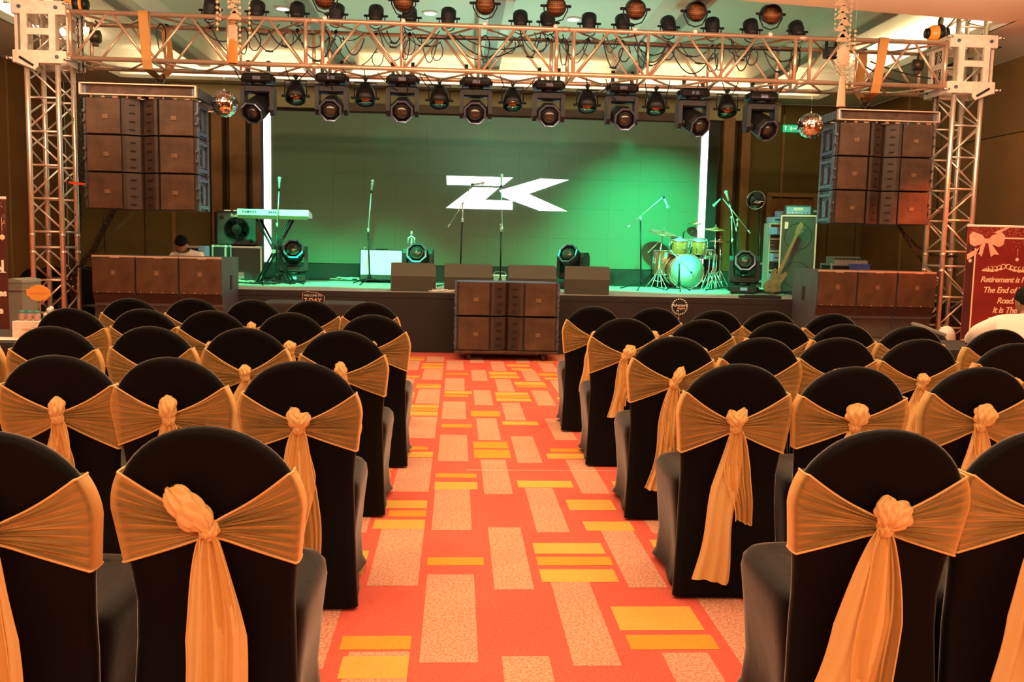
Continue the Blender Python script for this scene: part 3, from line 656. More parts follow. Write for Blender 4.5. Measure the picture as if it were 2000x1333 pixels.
def array(cx, y, ztop, side, label_side):
    first = None
    for i in range(3):
        z = ztop-CH*(i+1)-.004*i
        line_cabinet('%s line array cabinet with two brown grilles in the hanging %s array' % (('top', 'middle', 'bottom')[i], label_side), (cx, y+.006*i, z), 'cabinets of the hanging %s array' % label_side)
    zb = ztop+.02
    b = thing('array_bumper', 'long steel flying frame above the hanging %s speaker array' % label_side, 'rigging frame', (cx, y-.02, zb))
    w2 = CW/2+.0; 
    for yy, nm in ((0, 'rail'), (1.15, 'rail')):
        m = MB(); m.box((0, yy+.03, .06), (2*w2+.04, .012, .11)); m.box((0, yy, .118), (2*w2+.05, .06, .012), 1); m.box((0, yy, .0), (2*w2+.05, .06, .012), 1)
        for sx in (-1, 1): m.box((sx*(w2+.02), yy, .06), (.02, .06, .118), 1)
        m.obj(nm, ['bumper', 'bumper_e'], b)
    for sx in (-1, 1):
        m = MB(); m.box((sx*(w2-.0), .58, .06), (.06, 1.12, .10)); m.obj('side_rail', 'rig', b)
    m = MB(); m.box((0, .6, .06), (.08, 1.1, .09)); m.cyl((0, .5, .1), (0, .5, .2), .03, 8); m.obj('spine', 'bumper', b)
    for k in range(9): m = MB(); m.box((-w2+.08+k*(2*w2-.16)/8, .03, -.012), (.015+.02*(k % 3), .03, .03)); m.obj('hanger_pin', 'bumper_e', b)
    return b
YA1, YA2 = 10.6, 11.1
pL = at(272, 191, YA1); pR = at(1733, 240, YA2)
array(pL.x, YA1, pL.z, -1, 'left'); array(pR.x, YA2, pR.z, 1, 'right')
for (b, X, Yc, zt, s_) in ((bl, pL.x, YA1+.5, pL.z+.16, 'left'), (br_, pR.x, YA2+.4, pR.z+.16, 'right')):
    m = MB(); top = Vector((b.x+.03, 11.33, ZT0-.16)); bot = Vector((X, Yc, zt+.02))
    for k in range(3): chain_mesh(m, [top+Vector((.02*(k-1), 0, 0)), bot+Vector((.03*(k-1), .03*k, 0))], .045, .007, .018)
    m.tube([top+Vector((-.04, 0, .06)), top+Vector((-.05, 0, -.02)), top+Vector((0, 0, -.07)), top+Vector((.05, 0, -.02)), top+Vector((.04, 0, .06))], .016, 8)
    tag(m.obj('lifting_chain', 'chain'), 'dark shackle and chains joining the sling to the %s array frame' % s_, 'chain')

def sub(label, loc, group, flip, w=.487):
    c = thing('subwoofer', label, 'speaker', loc, group=group); Hs = 1.16; D = .84
    m = MB()
    prof = [(.02, 0), (.02, .36), (.10, .46), (.10, .52), (.04, .70), (.02, .72), (.02, Hs), (D, Hs), (D, 0)]
    m.prism(prof, -w/2+.003, w/2-.003, 'X'); m.obj('cabinet_body', 'cab_s', c)
    for (z0, z1) in ((.73, Hs-.02), (.03, .36)):
        m = MB(); m.box((0, .010, (z0+z1)/2), (w-.014, .03, z1-z0), bev=.006); m.obj('grille', 'grille_s', c)
    m = MB(); m.grid(lambda u, v: (-w/2+.007+(w-.014)*u, -.001+.085*sin(pi*v)**1.0, .365+.36*v), 1, 12); m.obj('horn_mouth', 'horn', c)
    m = MB(); m.box((0, -.008, .965), (.055, .008, .065)); m.box((0, -.012, .965), (.035, .006, .03), 1); m.obj('badge', ['badge', 'badge_o'], c)
    m = MB()
    for k in range(4): m.ball((-w/2+.06+k*(w-.12)/3, -.006, .745), .006, 6)
    m.obj('screws', 'alu', c)
    m = MB(); m.box((0, .03, Hs-.006), (w-.006, .05, .02)); m.box((0.02, .0, Hs-.012), (.10, .02, .022)); m.obj('top_edge', 'bumper_e', c)
    m = MB()
    for dz in (-.03, .03) if 0 else (0,):
        m.box((flip*(w/2-.001), .45, .86), (.008, .09, .17)); 
    m.obj('side_handle', 'blackmatte', c)
    return c
sxs = [at(219, 500, 10.86).x, at(303, 500, 10.86).x, at(388, 500, 10.86).x]
for i, x in enumerate((-3.94, -3.45, -2.96)):
    sub('%s subwoofer of three standing at the left end of the stage' % ('leftmost', 'middle', 'rightmost')[i], (x, 10.85, .002), 'left subwoofers', 1)
for i, x in enumerate((4.575, 5.066, 5.557)):
    sub('%s subwoofer of three standing at the right end of the stage' % ('leftmost', 'middle', 'rightmost')[i], (x, 10.86, .002), 'right subwoofers', -1)
# centre stack on a dolly
dl = thing('speaker_dolly', 'low wheeled dolly under the centre speaker stack', 'dolly', (.60, 10.92, 0))
m = MB(); m.box((0, .28, .105), (1.24, .60, .035), bev=.005); m.obj('platform', 'bumper', dl)
for sx in (-.45, .45):
    for y in (.05, .5):
        m = MB(); m.lathe([(.02, -.016), (.042, -.014), (.042, .014), (.02, .016)], (sx, y, .0445), 'X', 14); m.box((sx, y, .08), (.06, .05, .02)); m.box((sx-.024, y, .065), (.006, .03, .05)); m.box((sx+.024, y, .065), (.006, .03, .05)); m.obj('caster', 'bumper', dl)
for i, z in enumerate((.124, .124+CH+.008)):
    line_cabinet('%s line array cabinet of the pair on the dolly before the stage' % ('lower', 'upper')[i], (.60, 10.9, z), 'cabinets on the centre dolly')

# ================================================================== LIGHT FIXTURES
def moving_head(label, loc, rot, tilt, group, hanging=True, pan=0, proto=None):
    """base at z 0, yoke and head above it (turned over when hanging)"""
    c = thing('moving_head_light', label, 'stage light', loc, group=group, rot=rot)
    m = MB(); m.box((0, 0, .06), (.36, .26, .10), bev=.02); m.box((0, 0, .015), (.30, .22, .02)); m.box((-.19, 0, .06), (.03, .08, .06), bev=.01); m.box((.19, 0, .06), (.03, .08, .06), bev=.01)
    bs = m.obj('base', 'black', c); m = MB(); m.box((.0, -.133, .065), (.09, .006, .04)); m.obj('display', 'bluegrey', bs)
    m = MB(); m.cyl((0, 0, .11), (0, 0, .14), .09, 16); m.box((0, 0, .185), (.385, .17, .10), bev=.02)
    for sx in (-1, 1): m.prism([(-.105, .17), (.105, .17), (.10, .44), (.06, .50), (-.06, .50), (-.10, .44)], sx*.148, sx*.197, 'X')
    m.obj('yoke', 'black', c)
    hd = MB(); T = Matrix.Translation((0, 0, .395)) @ Matrix.Rotation(tilt, 4, 'X') @ Matrix.Rotation(pan, 4, 'Z')
    def oc(r, y): return [(r*cos(pi/8+k*pi/4), y, r*sin(pi/8+k*pi/4)) for k in range(8)]
    prof = [(.085, .20), (.125, .16), (.14, .02), (.145, -.06), (.15, -.13), (.128, -.20), (.115, -.20), (.105, -.16)]
    vs = []; 
    for r_, y in prof: vs += oc(r_, y)
    fs = [(i*8+k, i*8+(k+1) % 8, (i+1)*8+(k+1) % 8, (i+1)*8+k) for i in range(len(prof)-1) for k in range(8)] + [tuple(range(7, -1, -1)), tuple(range((len(prof)-1)*8, len(prof)*8))]
    hd.add(vs, fs, 0, False, T); hd.cyl((-.16, 0, 0), (.16, 0, 0), .045, 12, M=T)
    h = hd.obj('head', 'black', c)
    m = MB(); m.tube([T @ Vector(p_) for p_ in oc(.134, -.198)], .011, 5, closed=True, cap=False, smooth=False); m.obj('bezel', 'bezel', h)
    m = MB(); m.lathe([(.092, 0), (.092, -.02), (.078, -.03), (.07, -.022)], (0, -.17, 0), 'Y', 24, M=T); m.obj('lens_ring', 'blackm', h)
    m = MB(); m.lathe([(.078, -.17), (.07, -.188), (.05, -.203), (.025, -.212), (1e-4, -.214)], axis='Y', n=24, M=T); m.obj('lens', 'lens', h)
    if hanging:
        for sx in (-.12, .12):
            m = MB(); m.box((sx, 0, -.05), (.04, .05, .10), bev=.008); m.cyl((sx-.02, 0, -.12), (sx+.02, 0, -.12), .042, 12); m.obj('clamp', 'blackm', c)
    return c
HX = [505, 649, 787, 930, 1072, 1215, 1354, 1487]; HY = [148, 148, 151, 156, 162, 168, 177, 184]
ords = ['first', 'second', 'third', 'fourth', 'fifth', 'sixth', 'seventh', 'eighth']
for i, (x, y) in enumerate(zip(HX, HY)):
    p = at(x, y, YT2)
    tl = [.55, .35, .35, .30, .28, .30, .5, .55][i]; pn = [.25, .0, 0, .05, 0, -.1, -.35, -.3][i]
    moving_head('hanging black moving head light, %s from the left under the truss' % ords[i], (p.x, YT2, p.z+.02), (0, pi, 0), -tl, 'moving heads under the truss', True, pn)
def par_can(label, loc, rz, tilt, group, kind):
    """kind 'led': dotted face to the audience; 'back': seen from behind; 'short': open shiny can in a yoke hung upside down"""
    c = thing('par_light', label, 'stage light', loc, rz, group)
    s = -1 if kind == 'short' else 1; L_ = .20 if kind != 'short' else .22; R_ = .092 if kind != 'back' else .082
    T = Matrix.Translation((0, 0, s*.17)) @ Matrix.Rotation(tilt, 4, 'X')
    m = MB(); c.scale = {'led': (1.2,)*3, 'back': (1.05,)*3, 'short': (1.15,)*3}[kind]
    if kind == 'led': prof = [(.03, .15), (.06, .145), (.085, .10), (.094, -.02), (.097, -.06), (.090, -.06), (.088, -.045)]
    elif kind == 'back': prof = [(.02, .10), (.055, .095), (.075, .07), (.078, .0), (.088, -.01), (.088, -.10), (.07, -.11)]
    else: prof = [(.03, .17), (.06, .16), (.085, .11), (.10, .04), (.105, -.05), (.097, -.052), (.09, 0.02)]
    m.lathe(prof, axis='Y', n=20, M=T)
    b = m.obj('housing', 'black' if kind != 'short' else 'blackm', c)
    if kind == 'led': m = MB(); m.lathe([(.088, -.05), (1e-4, -.054)], axis='Y', n=20, M=T); m.obj('led_face', 'led_l', b)
    if kind == 'back':
        m = MB()
        for k in range(7): m.box((0, .06, .03-.0*k), (.002, .001, .001))
        for k in range(-3, 4): m.box((k*.018, .085, .0), (.005, .03, .10), M=T)
        m.obj('cooling_fins', 'black', b)
    if kind == 'short':
        m = MB(); m.lathe([(.095, -.0505), (.07, -.0), (.03, .03), (1e-4, .035)], axis='Y', n=20, M=T); m.obj('reflector', 'chrome_d', b)
    yk = MB(); w_ = R_+.022
    zs_ = s*.17
    if kind == 'short': pts = [(-w_, 0, zs_), (-w_, 0, -.012), (w_, 0, -.012), (w_, 0, zs_)]
    else: pts = [(-w_, 0, zs_), (-w_, 0, zs_-.04), (-w_*.6, 0, .045), (0, 0, .022), (w_*.6, 0, .045), (w_, 0, zs_-.04), (w_, 0, zs_)]
    yk.tube(pts, .007, 6); yk.obj('yoke', 'blackm', c)
    for sx in (-1, 1): m = MB(); m.cyl((sx*R_*.9, 0, zs_), (sx*(w_+.022), 0, zs_), .014, 8); m.ball((sx*(w_+.025), 0, zs_), .014, 8); m.obj('knob', 'blackm', c)
    m = MB(); zc = s*-1*-.0
    m.cyl((0, 0, 0), (0, 0, s*-.03+.0), .012, 8); m.box((0, 0, -s*.03), (.04, .06, .04), bev=.006); m.obj('clamp', 'alu_w' if kind == 'led' else 'blackm', c)
    return c
K['chrome_d'] = mat('dull_reflector', (.30, .20, .14), .12, 1)
for i, (x, y) in enumerate(zip([571, 710, 858, 1004, 1153, 1290, 1432], [143, 145, 149, 152, 157, 165, 172])):
    p = at(x, y, YT2-.25)
    par_can('short black par can, %s from the left between the hanging moving heads' % ords[i], (p.x, YT2-.02, ZT0-.06), 0, [1.1, 1.2, 1.15, 1.1, 1.2, 1.15, 1.1][i], 'short cans under the truss', 'short')
for i, (x, y) in enumerate(zip([635, 788, 947, 1085, 1240, 1358, 1505], range(7))):
    X = at(x, 40, YT).x
    par_can('black LED par with amber dotted face, %s from left atop the truss' % ords[i], (X, YT, ZT1+.055), 0, [.6, .6, .5, .4, .35, .3, .3][i], 'LED pars facing the hall', 'led')
bxs = [412, 502, 581, 657, 734, 800, 875, 1016, 1070, 1150, 1216, 1306, 1391, 1467, 1557]
ords2 = ords+['ninth', 'tenth', 'eleventh', 'twelfth', 'thirteenth', 'fourteenth', 'fifteenth', 'sixteenth']
for i, x in enumerate(bxs):
    X = at(x, 60, YT2).x
    par_can('black par light seen from behind, %s from left on rear chord' % ords2[i], (X, YT2, ZT1+.04), pi+(i % 3-1)*.12, -1.15+.1*(i % 3)+0, 'pars facing the stage', 'back')
m = MB(); m.box((0, 0, 0), (.17, .14, .12), bev=.012); m.box((0, -.075, 0), (.12, .012, .07), 0)
for sx in (-.055, .055): m.box((sx, .03, .09), (.02, .05, .12))
p = at(1625, 82, 11.3); tag(m.obj('dimmer_box', 'blackm', loc=(p.x, 11.3, ZT1-.1)), 'small black power box clamped in the truss near the right garland', 'power box')
# cables festooned along the truss
cable_pts = []
rc = random.Random(11)
allx = sorted(at(x, 90, YT2).x for x in bxs)
nC = 0
for i in range(len(allx)-1):
    a, b = allx[i], allx[i+1]
    for k in range(3):
        z0 = ZT1-rc.uniform(-.02, .05); x0 = a+rc.uniform(-.05, .15); x1 = b+rc.uniform(-.15, .05); y0 = rc.uniform(YT+.1, YT2)
        pts = sag((x0, y0, z0), (x1, y0+rc.uniform(-.1, .1), z0-rc.uniform(0, .1)), (.10, .19, .31)[2-k]+rc.uniform(-.03, .03), 14)
        if k == 0:   # with a hanging loop
            c = pts[-1]; pts += [Vector((c.x+.07*sin(q), c.y, c.z-.1+.1*cos(q)-(.05*q/6))) for q in [j*.7 for j in range(1, 10)]]
        m = MB(); m.tube(pts, rc.choice((.006, .008)), 5)
        if rc.random() < .6:
            q = pts[7]; m.tube([q+Vector((-.045, 0, .004)), q, q+Vector((.045, 0, -.003))], [.008, .014, .009], 6)
        tag(m.obj('truss_cable', 'rubber'), 'black cable sagging %s between the %s and %s rear par lights' % (('deepest, ending in a loop,', 'less deeply', 'only slightly')[k], ords2[i], ords2[i+1]), 'cable', 'cables looped along the truss'); nC += 1
for i, x in enumerate(HX+[571, 710, 858, 1004, 1153, 1290, 1432]):
    X = at(x, 140, YT2).x
    for k in range(2):
        x0 = X+rc.uniform(-.3, .3); pts = sag((x0, YT+rc.uniform(.2, .5), ZT0+.02), (X+rc.uniform(-.12, .12), YT2, ZT0-.16), rc.uniform(.02, .1), 10)
        m = MB(); m.tube(pts, .006, 5); tag(m.obj('fixture_cable', 'rubber'), 'thin black %s lead dropping to the %s hanging %s from the left' % (('first', 'second')[k], ords2[i % 8], 'moving head' if i < 8 else 'short par can'), 'cable', 'leads of the hanging lights')
for i in range(9):
    X = secs[0]+.9+i*.95; m = MB(); z = ZT1-.02
    pts = [Vector((X+.10*cos(q)*(.5+.1*sin(3*q)), 11.35, z-.16+.16*sin(q))) for q in [j*.45 for j in range(20)]]
    m.tube(pts, .007, 5); tag(m.obj('cable_coil', 'rubber'), '%s hanging coil of black cable from the left on the upper chord' % ords2[i], 'cable', 'cable coils on the truss')
m = MB(); m.tube([(allx[5]+.1, 11.5, ZT1-.05), (allx[8], 11.5, ZT1-.03), (allx[11], 11.5, ZT1-.05), (allx[14], 11.5, ZT1-.04)], .011, 6)
tag(m.obj('trunk_cable', 'rubber'), 'thick black cable run lying along the rear upper chord', 'cable')
for sx, a, b in (('upper', at(1700, 120, 11.2), at(1840, 155, 11.4)), ('lower', at(1690, 130, 11.2), at(1790, 165, 11.4))):
    m = MB(); m.tube(sag(a, b, .04), .009, 6); tag(m.obj('slack_cable', 'rubber'), sx+' of two cables slanting behind the right truss sling', 'cable', 'slanting cables at the right sling')

# mirror balls
def mirror_ball(px_, py_, Y, R, label, top):
    p = at(px_, py_, Y); c = thing('mirror_ball', label, 'mirror ball', p)
    m = MB(); rows = 18; rb = random.Random(px_)
    for i in range(rows):
        th0, th1 = -pi/2+pi*i/rows, -pi/2+pi*(i+1)/rows; n = max(4, int(2*rows*cos((th0+th1)/2)))
        for k in range(n):
            a0, a1 = 2*pi*k/n+.01, 2*pi*(k+1)/n-.01; j = [rb.uniform(-.0018, .0018) for _ in range(4)]
            def P(t_, a, d): return ((R+d)*cos(t_)*cos(a), (R+d)*cos(t_)*sin(a), (R+d)*sin(t_))
            m.add([P(th0+.012, a0, j[0]), P(th0+.012, a1, j[1]), P(th1-.012, a1, j[2]), P(th1-.012, a0, j[3])], [(0, 1, 2, 3)], 0)
    o = m.obj('mirror_tiles', 'mirror', c); o['kind'] = 'stuff'
    m = MB(); m.ball((0, 0, 0), R*.975, 20); m.obj('core', 'blackmatte', c)
    m = MB(); m.cyl((0, 0, R*.97), (0, 0, R+.02), .012, 8); m.cyl((0, 0, R), (0, 0, top-p.z), .0015, 5); m.obj('hanging_wire', 'chrome', c)
mirror_ball(438, 203, 11.0, .152, 'mirror ball hanging beside the left speaker array', ZT0-.03)
mirror_ball(1583, 246, 11.0, .152, 'mirror ball hanging beside the right speaker array', ZT0-.03)
# exit sign
p = at(1546, 251, 16.9)
e = thing('exit_sign', 'green illuminated exit sign on the back wall behind the right mirror ball', 'sign', (p.x, 16.93, p.z))
MB().box((0, 0, 0), (.30, .04, .13), bev=.005).obj('housing', 'exit', e)
m = MB(); m.prism([(-.115, -.02), (-.105, -.02), (-.105, .02), (-.085, .02), (-.11, .045), (-.135, .02), (-.115, .02)][::-1], -.022, -.03); m.box((-.11, -.024, -.01), (.012, .006, .05))
m.ball((.005, -.024, .03), .01, 8); m.tube([(.0, -.025, .02), (-.012, -.025, -.005), (.01, -.025, -.02), (0, -.025, -.045)], .006, 5); m.tube([(-.012, -.025, -.005), (-.03, -.025, -.03)], .006, 5); m.tube([(-.025, -.025, .012), (.0, -.025, .012), (.02, -.025, .0)], .005, 5)
for k in range(3): m.box((.045+.02*k, -.024, .0), (.012, .005, .03))
m.obj('pictograms', 'exit_w', e)

# ================================================================== CHAIRS
def back_half(z):            # half width of the covered back at height z
    if z > .745: q = min(1, (z-.745)/.205); return .218*sqrt(max(0, 1-q*q))
    if z > .5: return .192+(.218-.192)*((z-.5)/.245)**1.2
    return .192+.022*((.5-z)/.5)**1.5
def rake(z):                 # the back leans away from the seat
    if z > .45: return .10*(1-((z-.45)/.5))**.9 if z < .95 else 0
    return .10-.045*((.45-z)/.45)
def chair_meshes():
    # outline of the back
    zs = [.012, .1, .2, .3, .4, .5, .58, .66, .72, .745]; ths = [radians(a) for a in (6, 12, 19, 26, 33, 40, 48, 56, 64, 72, 81, 90)]
    R_ = [(back_half(z), z) for z in zs]+[(.218*cos(t), .745+.205*sin(t)) for t in ths]
    out = [(-x, z) for x, z in R_]+[(x, z) for x, z in R_[-2::-1]]
    n = len(out); rings = []; Tk = .024
    cz = .5
    def inset(d):
        res = []
        for i, (x, z) in enumerate(out):
            a = out[max(i-1, 0)]; b = out[min(i+1, n-1)]; tx, tz = b[0]-a[0], b[1]-a[1]; L_ = sqrt(tx*tx+tz*tz) or 1
            nx_, nz_ = tz/L_, -tx/L_
            res.append((x+nx_*d, max(.012, z+nz_*d)))
        return res
    m = MB(); vs = []
    prof = [(.030, -Tk), (.016, -Tk*.93), (.006, -Tk*.65), (.0, -Tk*.1), (.003, Tk*.55), (.014, Tk*.92), (.03, Tk)]
    for d, y in prof:
        for (x, z) in inset(d): vs.append((x, y+rake(z), z))
    fs = [(r*n+i, (r+1)*n+i, (r+1)*n+i+1, r*n+i+1) for r in range(len(prof)-1) for i in range(n-1)]
    m.add(vs, fs, 0, True)
    half = n//2
    for r, flip in ((0, False), (len(prof)-1, True)):
        ring = vs[r*n:(r+1)*n]; cols_ = 6; g = []
        for i in range(half+1):
            L_, Rr = Vector(ring[i]), Vector(ring[n-1-i])
            for c in range(cols_+1): g.append(L_.lerp(Rr, c/cols_))
        f2 = []
        for i in range(half):
            for c in range(cols_):
                q = (i*(cols_+1)+c, i*(cols_+1)+c+1, (i+1)*(cols_+1)+c+1, (i+1)*(cols_+1)+c)
                f2.append(q if not flip else q[::-1])
        m.add(g, f2, 0, True)
    back = m.mesh('back_cover', 'spandex')
    # seat and skirt
    s = MB(); lv = [(.478, .075), (.480, .045), (.474, .018), (.455, .004), (.42, .0), (.30, .010), (.16, .018), (.06, .010), (.015, -.006)]
    N = 40; vs = []
    def sec(z, ins, corner):
        hx, y0, y1 = .212-ins, .085, .56-ins
        yc, hy = (y0+y1)/2, (y1-y0)/2; res = []
        for k in range(N):
            a = 2*pi*k/N; ca, sa = cos(a), sin(a); e = .30
            x = hx*(abs(ca)**e)*(1 if ca > 0 else -1); y = yc+hy*(abs(sa)**e)*(1 if sa > 0 else -1)
            mid = max(0, 1-abs(abs(x)/hx-abs(y-yc)/hy)*0) if 0 else 0
            edge = min(abs(x)/hx, abs(y-yc)/hy)            # 1 at the feet, less between them
            pull = .03*(1-edge)*max(0, min(1, (.42-z)/.3)) if z < .42 else 0
            x -= pull*(x/hx)*(1 if abs(x)/hx > .9 else .2); y -= pull*((y-yc)/hy)*(1 if abs(y-yc)/hy > .9 and y > yc else 0)
            zz = z+(.03*(1-edge)**.7 if z < .03 else 0)+(.012*(1-(x/hx)**2) if z > .47 else 0)
            res.append((x, y, zz))
        return res
    for z, ins in lv: vs += sec(z, ins, 0)
    fs = [(r*N+k, (r+1)*N+k, (r+1)*N+(k+1) % N, r*N+(k+1) % N) for r in range(len(lv)-1) for k in range(N)]
    top = tuple(range(N)); fs.append(top)
    s.add(vs, fs, 0, True)
    seat = s.mesh('seat_cover', 'spandex'); return back, seat
BACK, SEAT = chair_meshes()
def make_sash(parent, seed, big=1.0, tails=None, knotx=0, loops=None):
    r = random.Random(seed); kz = .712+r.uniform(-.010, .010); kx = knotx+r.uniform(-.008, .008)
    zt, zb = .835+r.uniform(-.01, .008), .60+r.uniform(-.012, .02)
    nf = r.choice((7, 8, 9)); ph = r.uniform(0, 6); ph2 = r.uniform(0, 6); NV = 44
    m = MB()
    for sd in (-1, 1):
        def fn(u, v):
            # v 0..1 from bottom edge to top edge, u 0 at knot .. 1 round the front
            zedge = zb+(zt-zb)*v
            if u < .62:
                q = u/.62; x = kx+(sd*back_half(zedge)*1.0-kx)*q
                tz = kz+(v-.5)*.024; z = tz+(zedge-tz)*(q**(.80+.13*v))-.012*sin(pi*q)*max(0, v-.5)*2
                sg_ = sin(nf*2*pi*v+ph+.5*sin(3*q+ph2)); sg2 = sin(nf*4.3*pi*v+ph2+q); fold = .010*(max(0, sg_)**2.2-.3)+.0035*sg2
                m.dens.append(min(1, .16+.25*(1-q)**2+.75*max(0, sg_)**4*(.5+.5*(1-q))+.35*max(0, sg2)**5+(.7 if v < .03 or v > .97 else 0)))
                y = -.030-fold*(.3+.7*sin(pi*min(1, q*1.02))**.6)-.012*(1-q)**2+rake(z)*1-.004
                if q < .25: y -= .02*(1-q/.25)**2
                y = min(y, rake(z)-.027)
                return (x, y, z)
            q = (u-.62)/.38; m.dens.append(.45)
            a = pi*min(1, q/.5); hw = back_half(zedge)
            if q < .5:
                x = sd*(hw+.008*sin(a)); y = -.034*cos(a)+rake(zedge); return (x, y, zedge)
            x = sd*(hw*(1-(q-.5)/.5*1.0)); return (x, .031+rake(zedge), zedge)
        m.grid(fn, 30, NV, 0) if sd > 0 else m.grid(lambda u, v: fn(u, 1-v), 30, NV, 0)
    # rolled hems
    for sd in (-1, 1):
        for v in (0.0, 1.0):
            zedge = zb+(zt-zb)*v; pts = []
            for i in range(15):
                q = i/14; x = kx+(sd*back_half(zedge)-kx)*q; tz = kz+(v-.5)*.024; z = tz+(zedge-tz)*(q**(.80+.13*v))-.012*sin(pi*q)*max(0, v-.5)*2
                pts.append((x, rake(z)-.034-.012*(1-q)**2-(.02*(1-q/.25)**2 if q < .25 else 0), z))
            a = [(sd*(back_half(zedge)+.006*sin(t_)), -.036*cos(t_)+rake(zedge), zedge) for t_ in [pi*j/6 for j in range(1, 6)]]
            m.tube(pts+a, .0032, 5, 1, cap=False)
    s = m.obj('sash', ['organza', 'organza_d'], parent)
    # knot: a wrapped loop over gathered cloth
    k = MB(); yk = rake(kz)-.062; kr = .024*big
    def blob(cx, cy, cz_, rx, ry, rz_, rid, tl, sd2):
        rr2 = random.Random(sd2); p1, p2 = rr2.uniform(0, 6), rr2.uniform(0, 6)
        def fn(u, v):
            th, a = pi*v, 2*pi*u; rad = 1+.20*(abs(sin((rid+1)*.5*a*2+p1+1.6*sin(th*2)))-.5)+.09*sin(9*a+p2+3*th)+.06*sin(5*th+p2+a*2)
            x, y, z = rx*rad*sin(th)*cos(a), ry*rad*sin(th)*sin(a), rz_*rad*cos(th)
            return (cx+x*cos(tl)-z*sin(tl), cy+y, cz_+x*sin(tl)+z*cos(tl))
        k.grid(fn, 48, 22, 0)
    blob(kx, yk, kz, .021, .020, .024, 3, r.uniform(-.4, .4), seed+1)
    lp = loops if loops else [(r.uniform(-.4, .4), r.uniform(.036, .05), r.uniform(.024, .034))]
    for (an, ln, wd) in lp:
        blob(kx+sin(an)*ln*.75, yk-.008, kz+cos(an)*ln*.8, wd, .026, ln*.72, 3, -an, seed+7)
    k.obj('knot', 'organza_d', s)
    tl_ = tails if tails else [(r.uniform(-.10, .02), r.uniform(.30, .55), r.uniform(.05, .085)), (r.uniform(0, .06), r.uniform(.2, .45), r.uniform(.035, .05))]
    for j, (dx, ln, wd) in enumerate(tl_):
        t_ = MB(); f1, f2, f3 = r.uniform(0, 6), r.uniform(0, 6), r.choice((2, 3))
        def fn(u, v):
            w_ = .016+(wd-.016)*min(1, (u*2.6))**.7+.012*sin(u*7+f1)*u
            xx = (v-.5)*2
            fold = .012*sin(f3*pi*v*2+f1+1.2*u)*(.4+.6*u)+.005*sin(7*pi*v+f2+3*u)
            x = kx+dx*u**1.1+.006*sin(u*8+f2)+xx*w_*(1-.12*sin(u*5+f1))
            return (x, yk+.006-.006*j-.010*u+fold-.018*sin(pi*min(1, u*2))*0, kz-.012-ln*u+.01*u*sin(4*v+f2))
        t_.grid(fn, 26, 22, 0)
        # hem
        e0 = [fn(i/26, 0) for i in range(27)]; e1 = [fn(i/26, 1) for i in range(27)]; e2 = [fn(1, i/10) for i in range(11)]
        for e_ in (e0, e1, e2): t_.tube(e_, .0022, 4, 1, cap=False)
        t_.obj('tail', ['organza_d' if j == 0 else 'organza', 'organza_d'], s)
    return s
rowname = {'a': 'nearest', 'b': 'second', 'c': 'third', 'd': 'fourth', 'e': 'farthest'}
CH_ = [('a1', -.578, 2.134), ('a0', -1.03, 2.06), ('b1', -.565, 3.329), ('b2', -1.041, 3.394), ('b3', -1.448, 3.406), ('b4', -1.92, 3.42), ('c1', -.557, 4.523), ('c2', -1.036, 4.575),
    ('c3', -1.491, 4.575), ('c4', -1.93, 4.50), ('c5', -2.40, 4.52), ('d1', -.50, 5.55), ('d2', -1.0, 5.61), ('d3', -1.48, 5.66), ('d4', -1.90, 5.70), ('d5', -2.32, 5.66), ('e1', -.628, 6.709), ('e2', -1.058, 6.764),
    ('e3', -1.475, 6.761), ('e4', -1.902, 6.754), ('e5', -2.31, 6.66), ('A1', 1.071, 2.178), ('A2', 1.50, 2.2), ('B1', 1.084, 3.437), ('B2', 1.526, 3.40), ('B3', 2.05, 3.44), ('C1', 1.08, 4.481), ('C2', 1.527, 4.501),
    ('C3', 1.951, 4.567), ('C4', 2.38, 4.56), ('C5', 2.80, 4.42), ('D1', 1.039, 5.62), ('D2', 1.53, 5.62), ('D3', 1.99, 5.55), ('D4', 2.36, 5.45), ('D5', 2.75, 5.38), ('D6', 3.22, 5.25), ('E1', 1.005, 6.7), ('E2', 1.45, 6.651),
    ('E3', 1.86, 6.50), ('E4', 2.26, 6.50), ('E5', 2.66, 6.36)]
spec = {'a1': dict(tails=[(.015, .66, .075), (.045, .62, .05)], loops=[(-.75, .085, .036)], knotx=.012, big=1.2), 'a0': dict(tails=[(.02, .6, .06), (-.0, .62, .04)], loops=[(-.3, .05, .035)]),
    'b1': dict(tails=[(-.02, .42, .055), (.045, .55, .05)], loops=[(-.35, .05, .026), (.5, .042, .024)]), 'b2': dict(loops=[(0, .055, .03)]), 'b3': dict(loops=[(.05, .048, .026)], tails=[(-.01, .4, .05), (.05, .38, .03)]),
    'A1': dict(tails=[(-.13, .62, .075), (-.02, .60, .05)], loops=[(.0, .05, .03), (.7, .05, .032)]), 'A2': dict(tails=[(-.05, .6, .07), (.02, .5, .04)]),
    'B1': dict(tails=[(-.075, .60, .055), (.04, .36, .045)], loops=[(-.35, .045, .024), (.4, .05, .022)]), 'B2': dict(tails=[(-.02, .3, .05), (.02, .3, .03)], loops=[(.1, .055, .042)]), 'B3': dict(loops=[(.35, .055, .042)], tails=[(.0, .42, .055), (.05, .5, .02)]),
    'C1': dict(tails=[(-.07, .52, .045), (.02, .42, .05)], loops=[(.5, .06, .024)]), 'D1': dict(tails=[(-.04, .36, .045), (0, .3, .03)], loops=[(.7, .055, .035)]), 'E1': dict(tails=[(-.045, .38, .04), (-.01, .33, .03)], loops=[(.25, .04, .024)])}
pos = ['first', 'second', 'third', 'fourth', 'fifth', 'sixth']
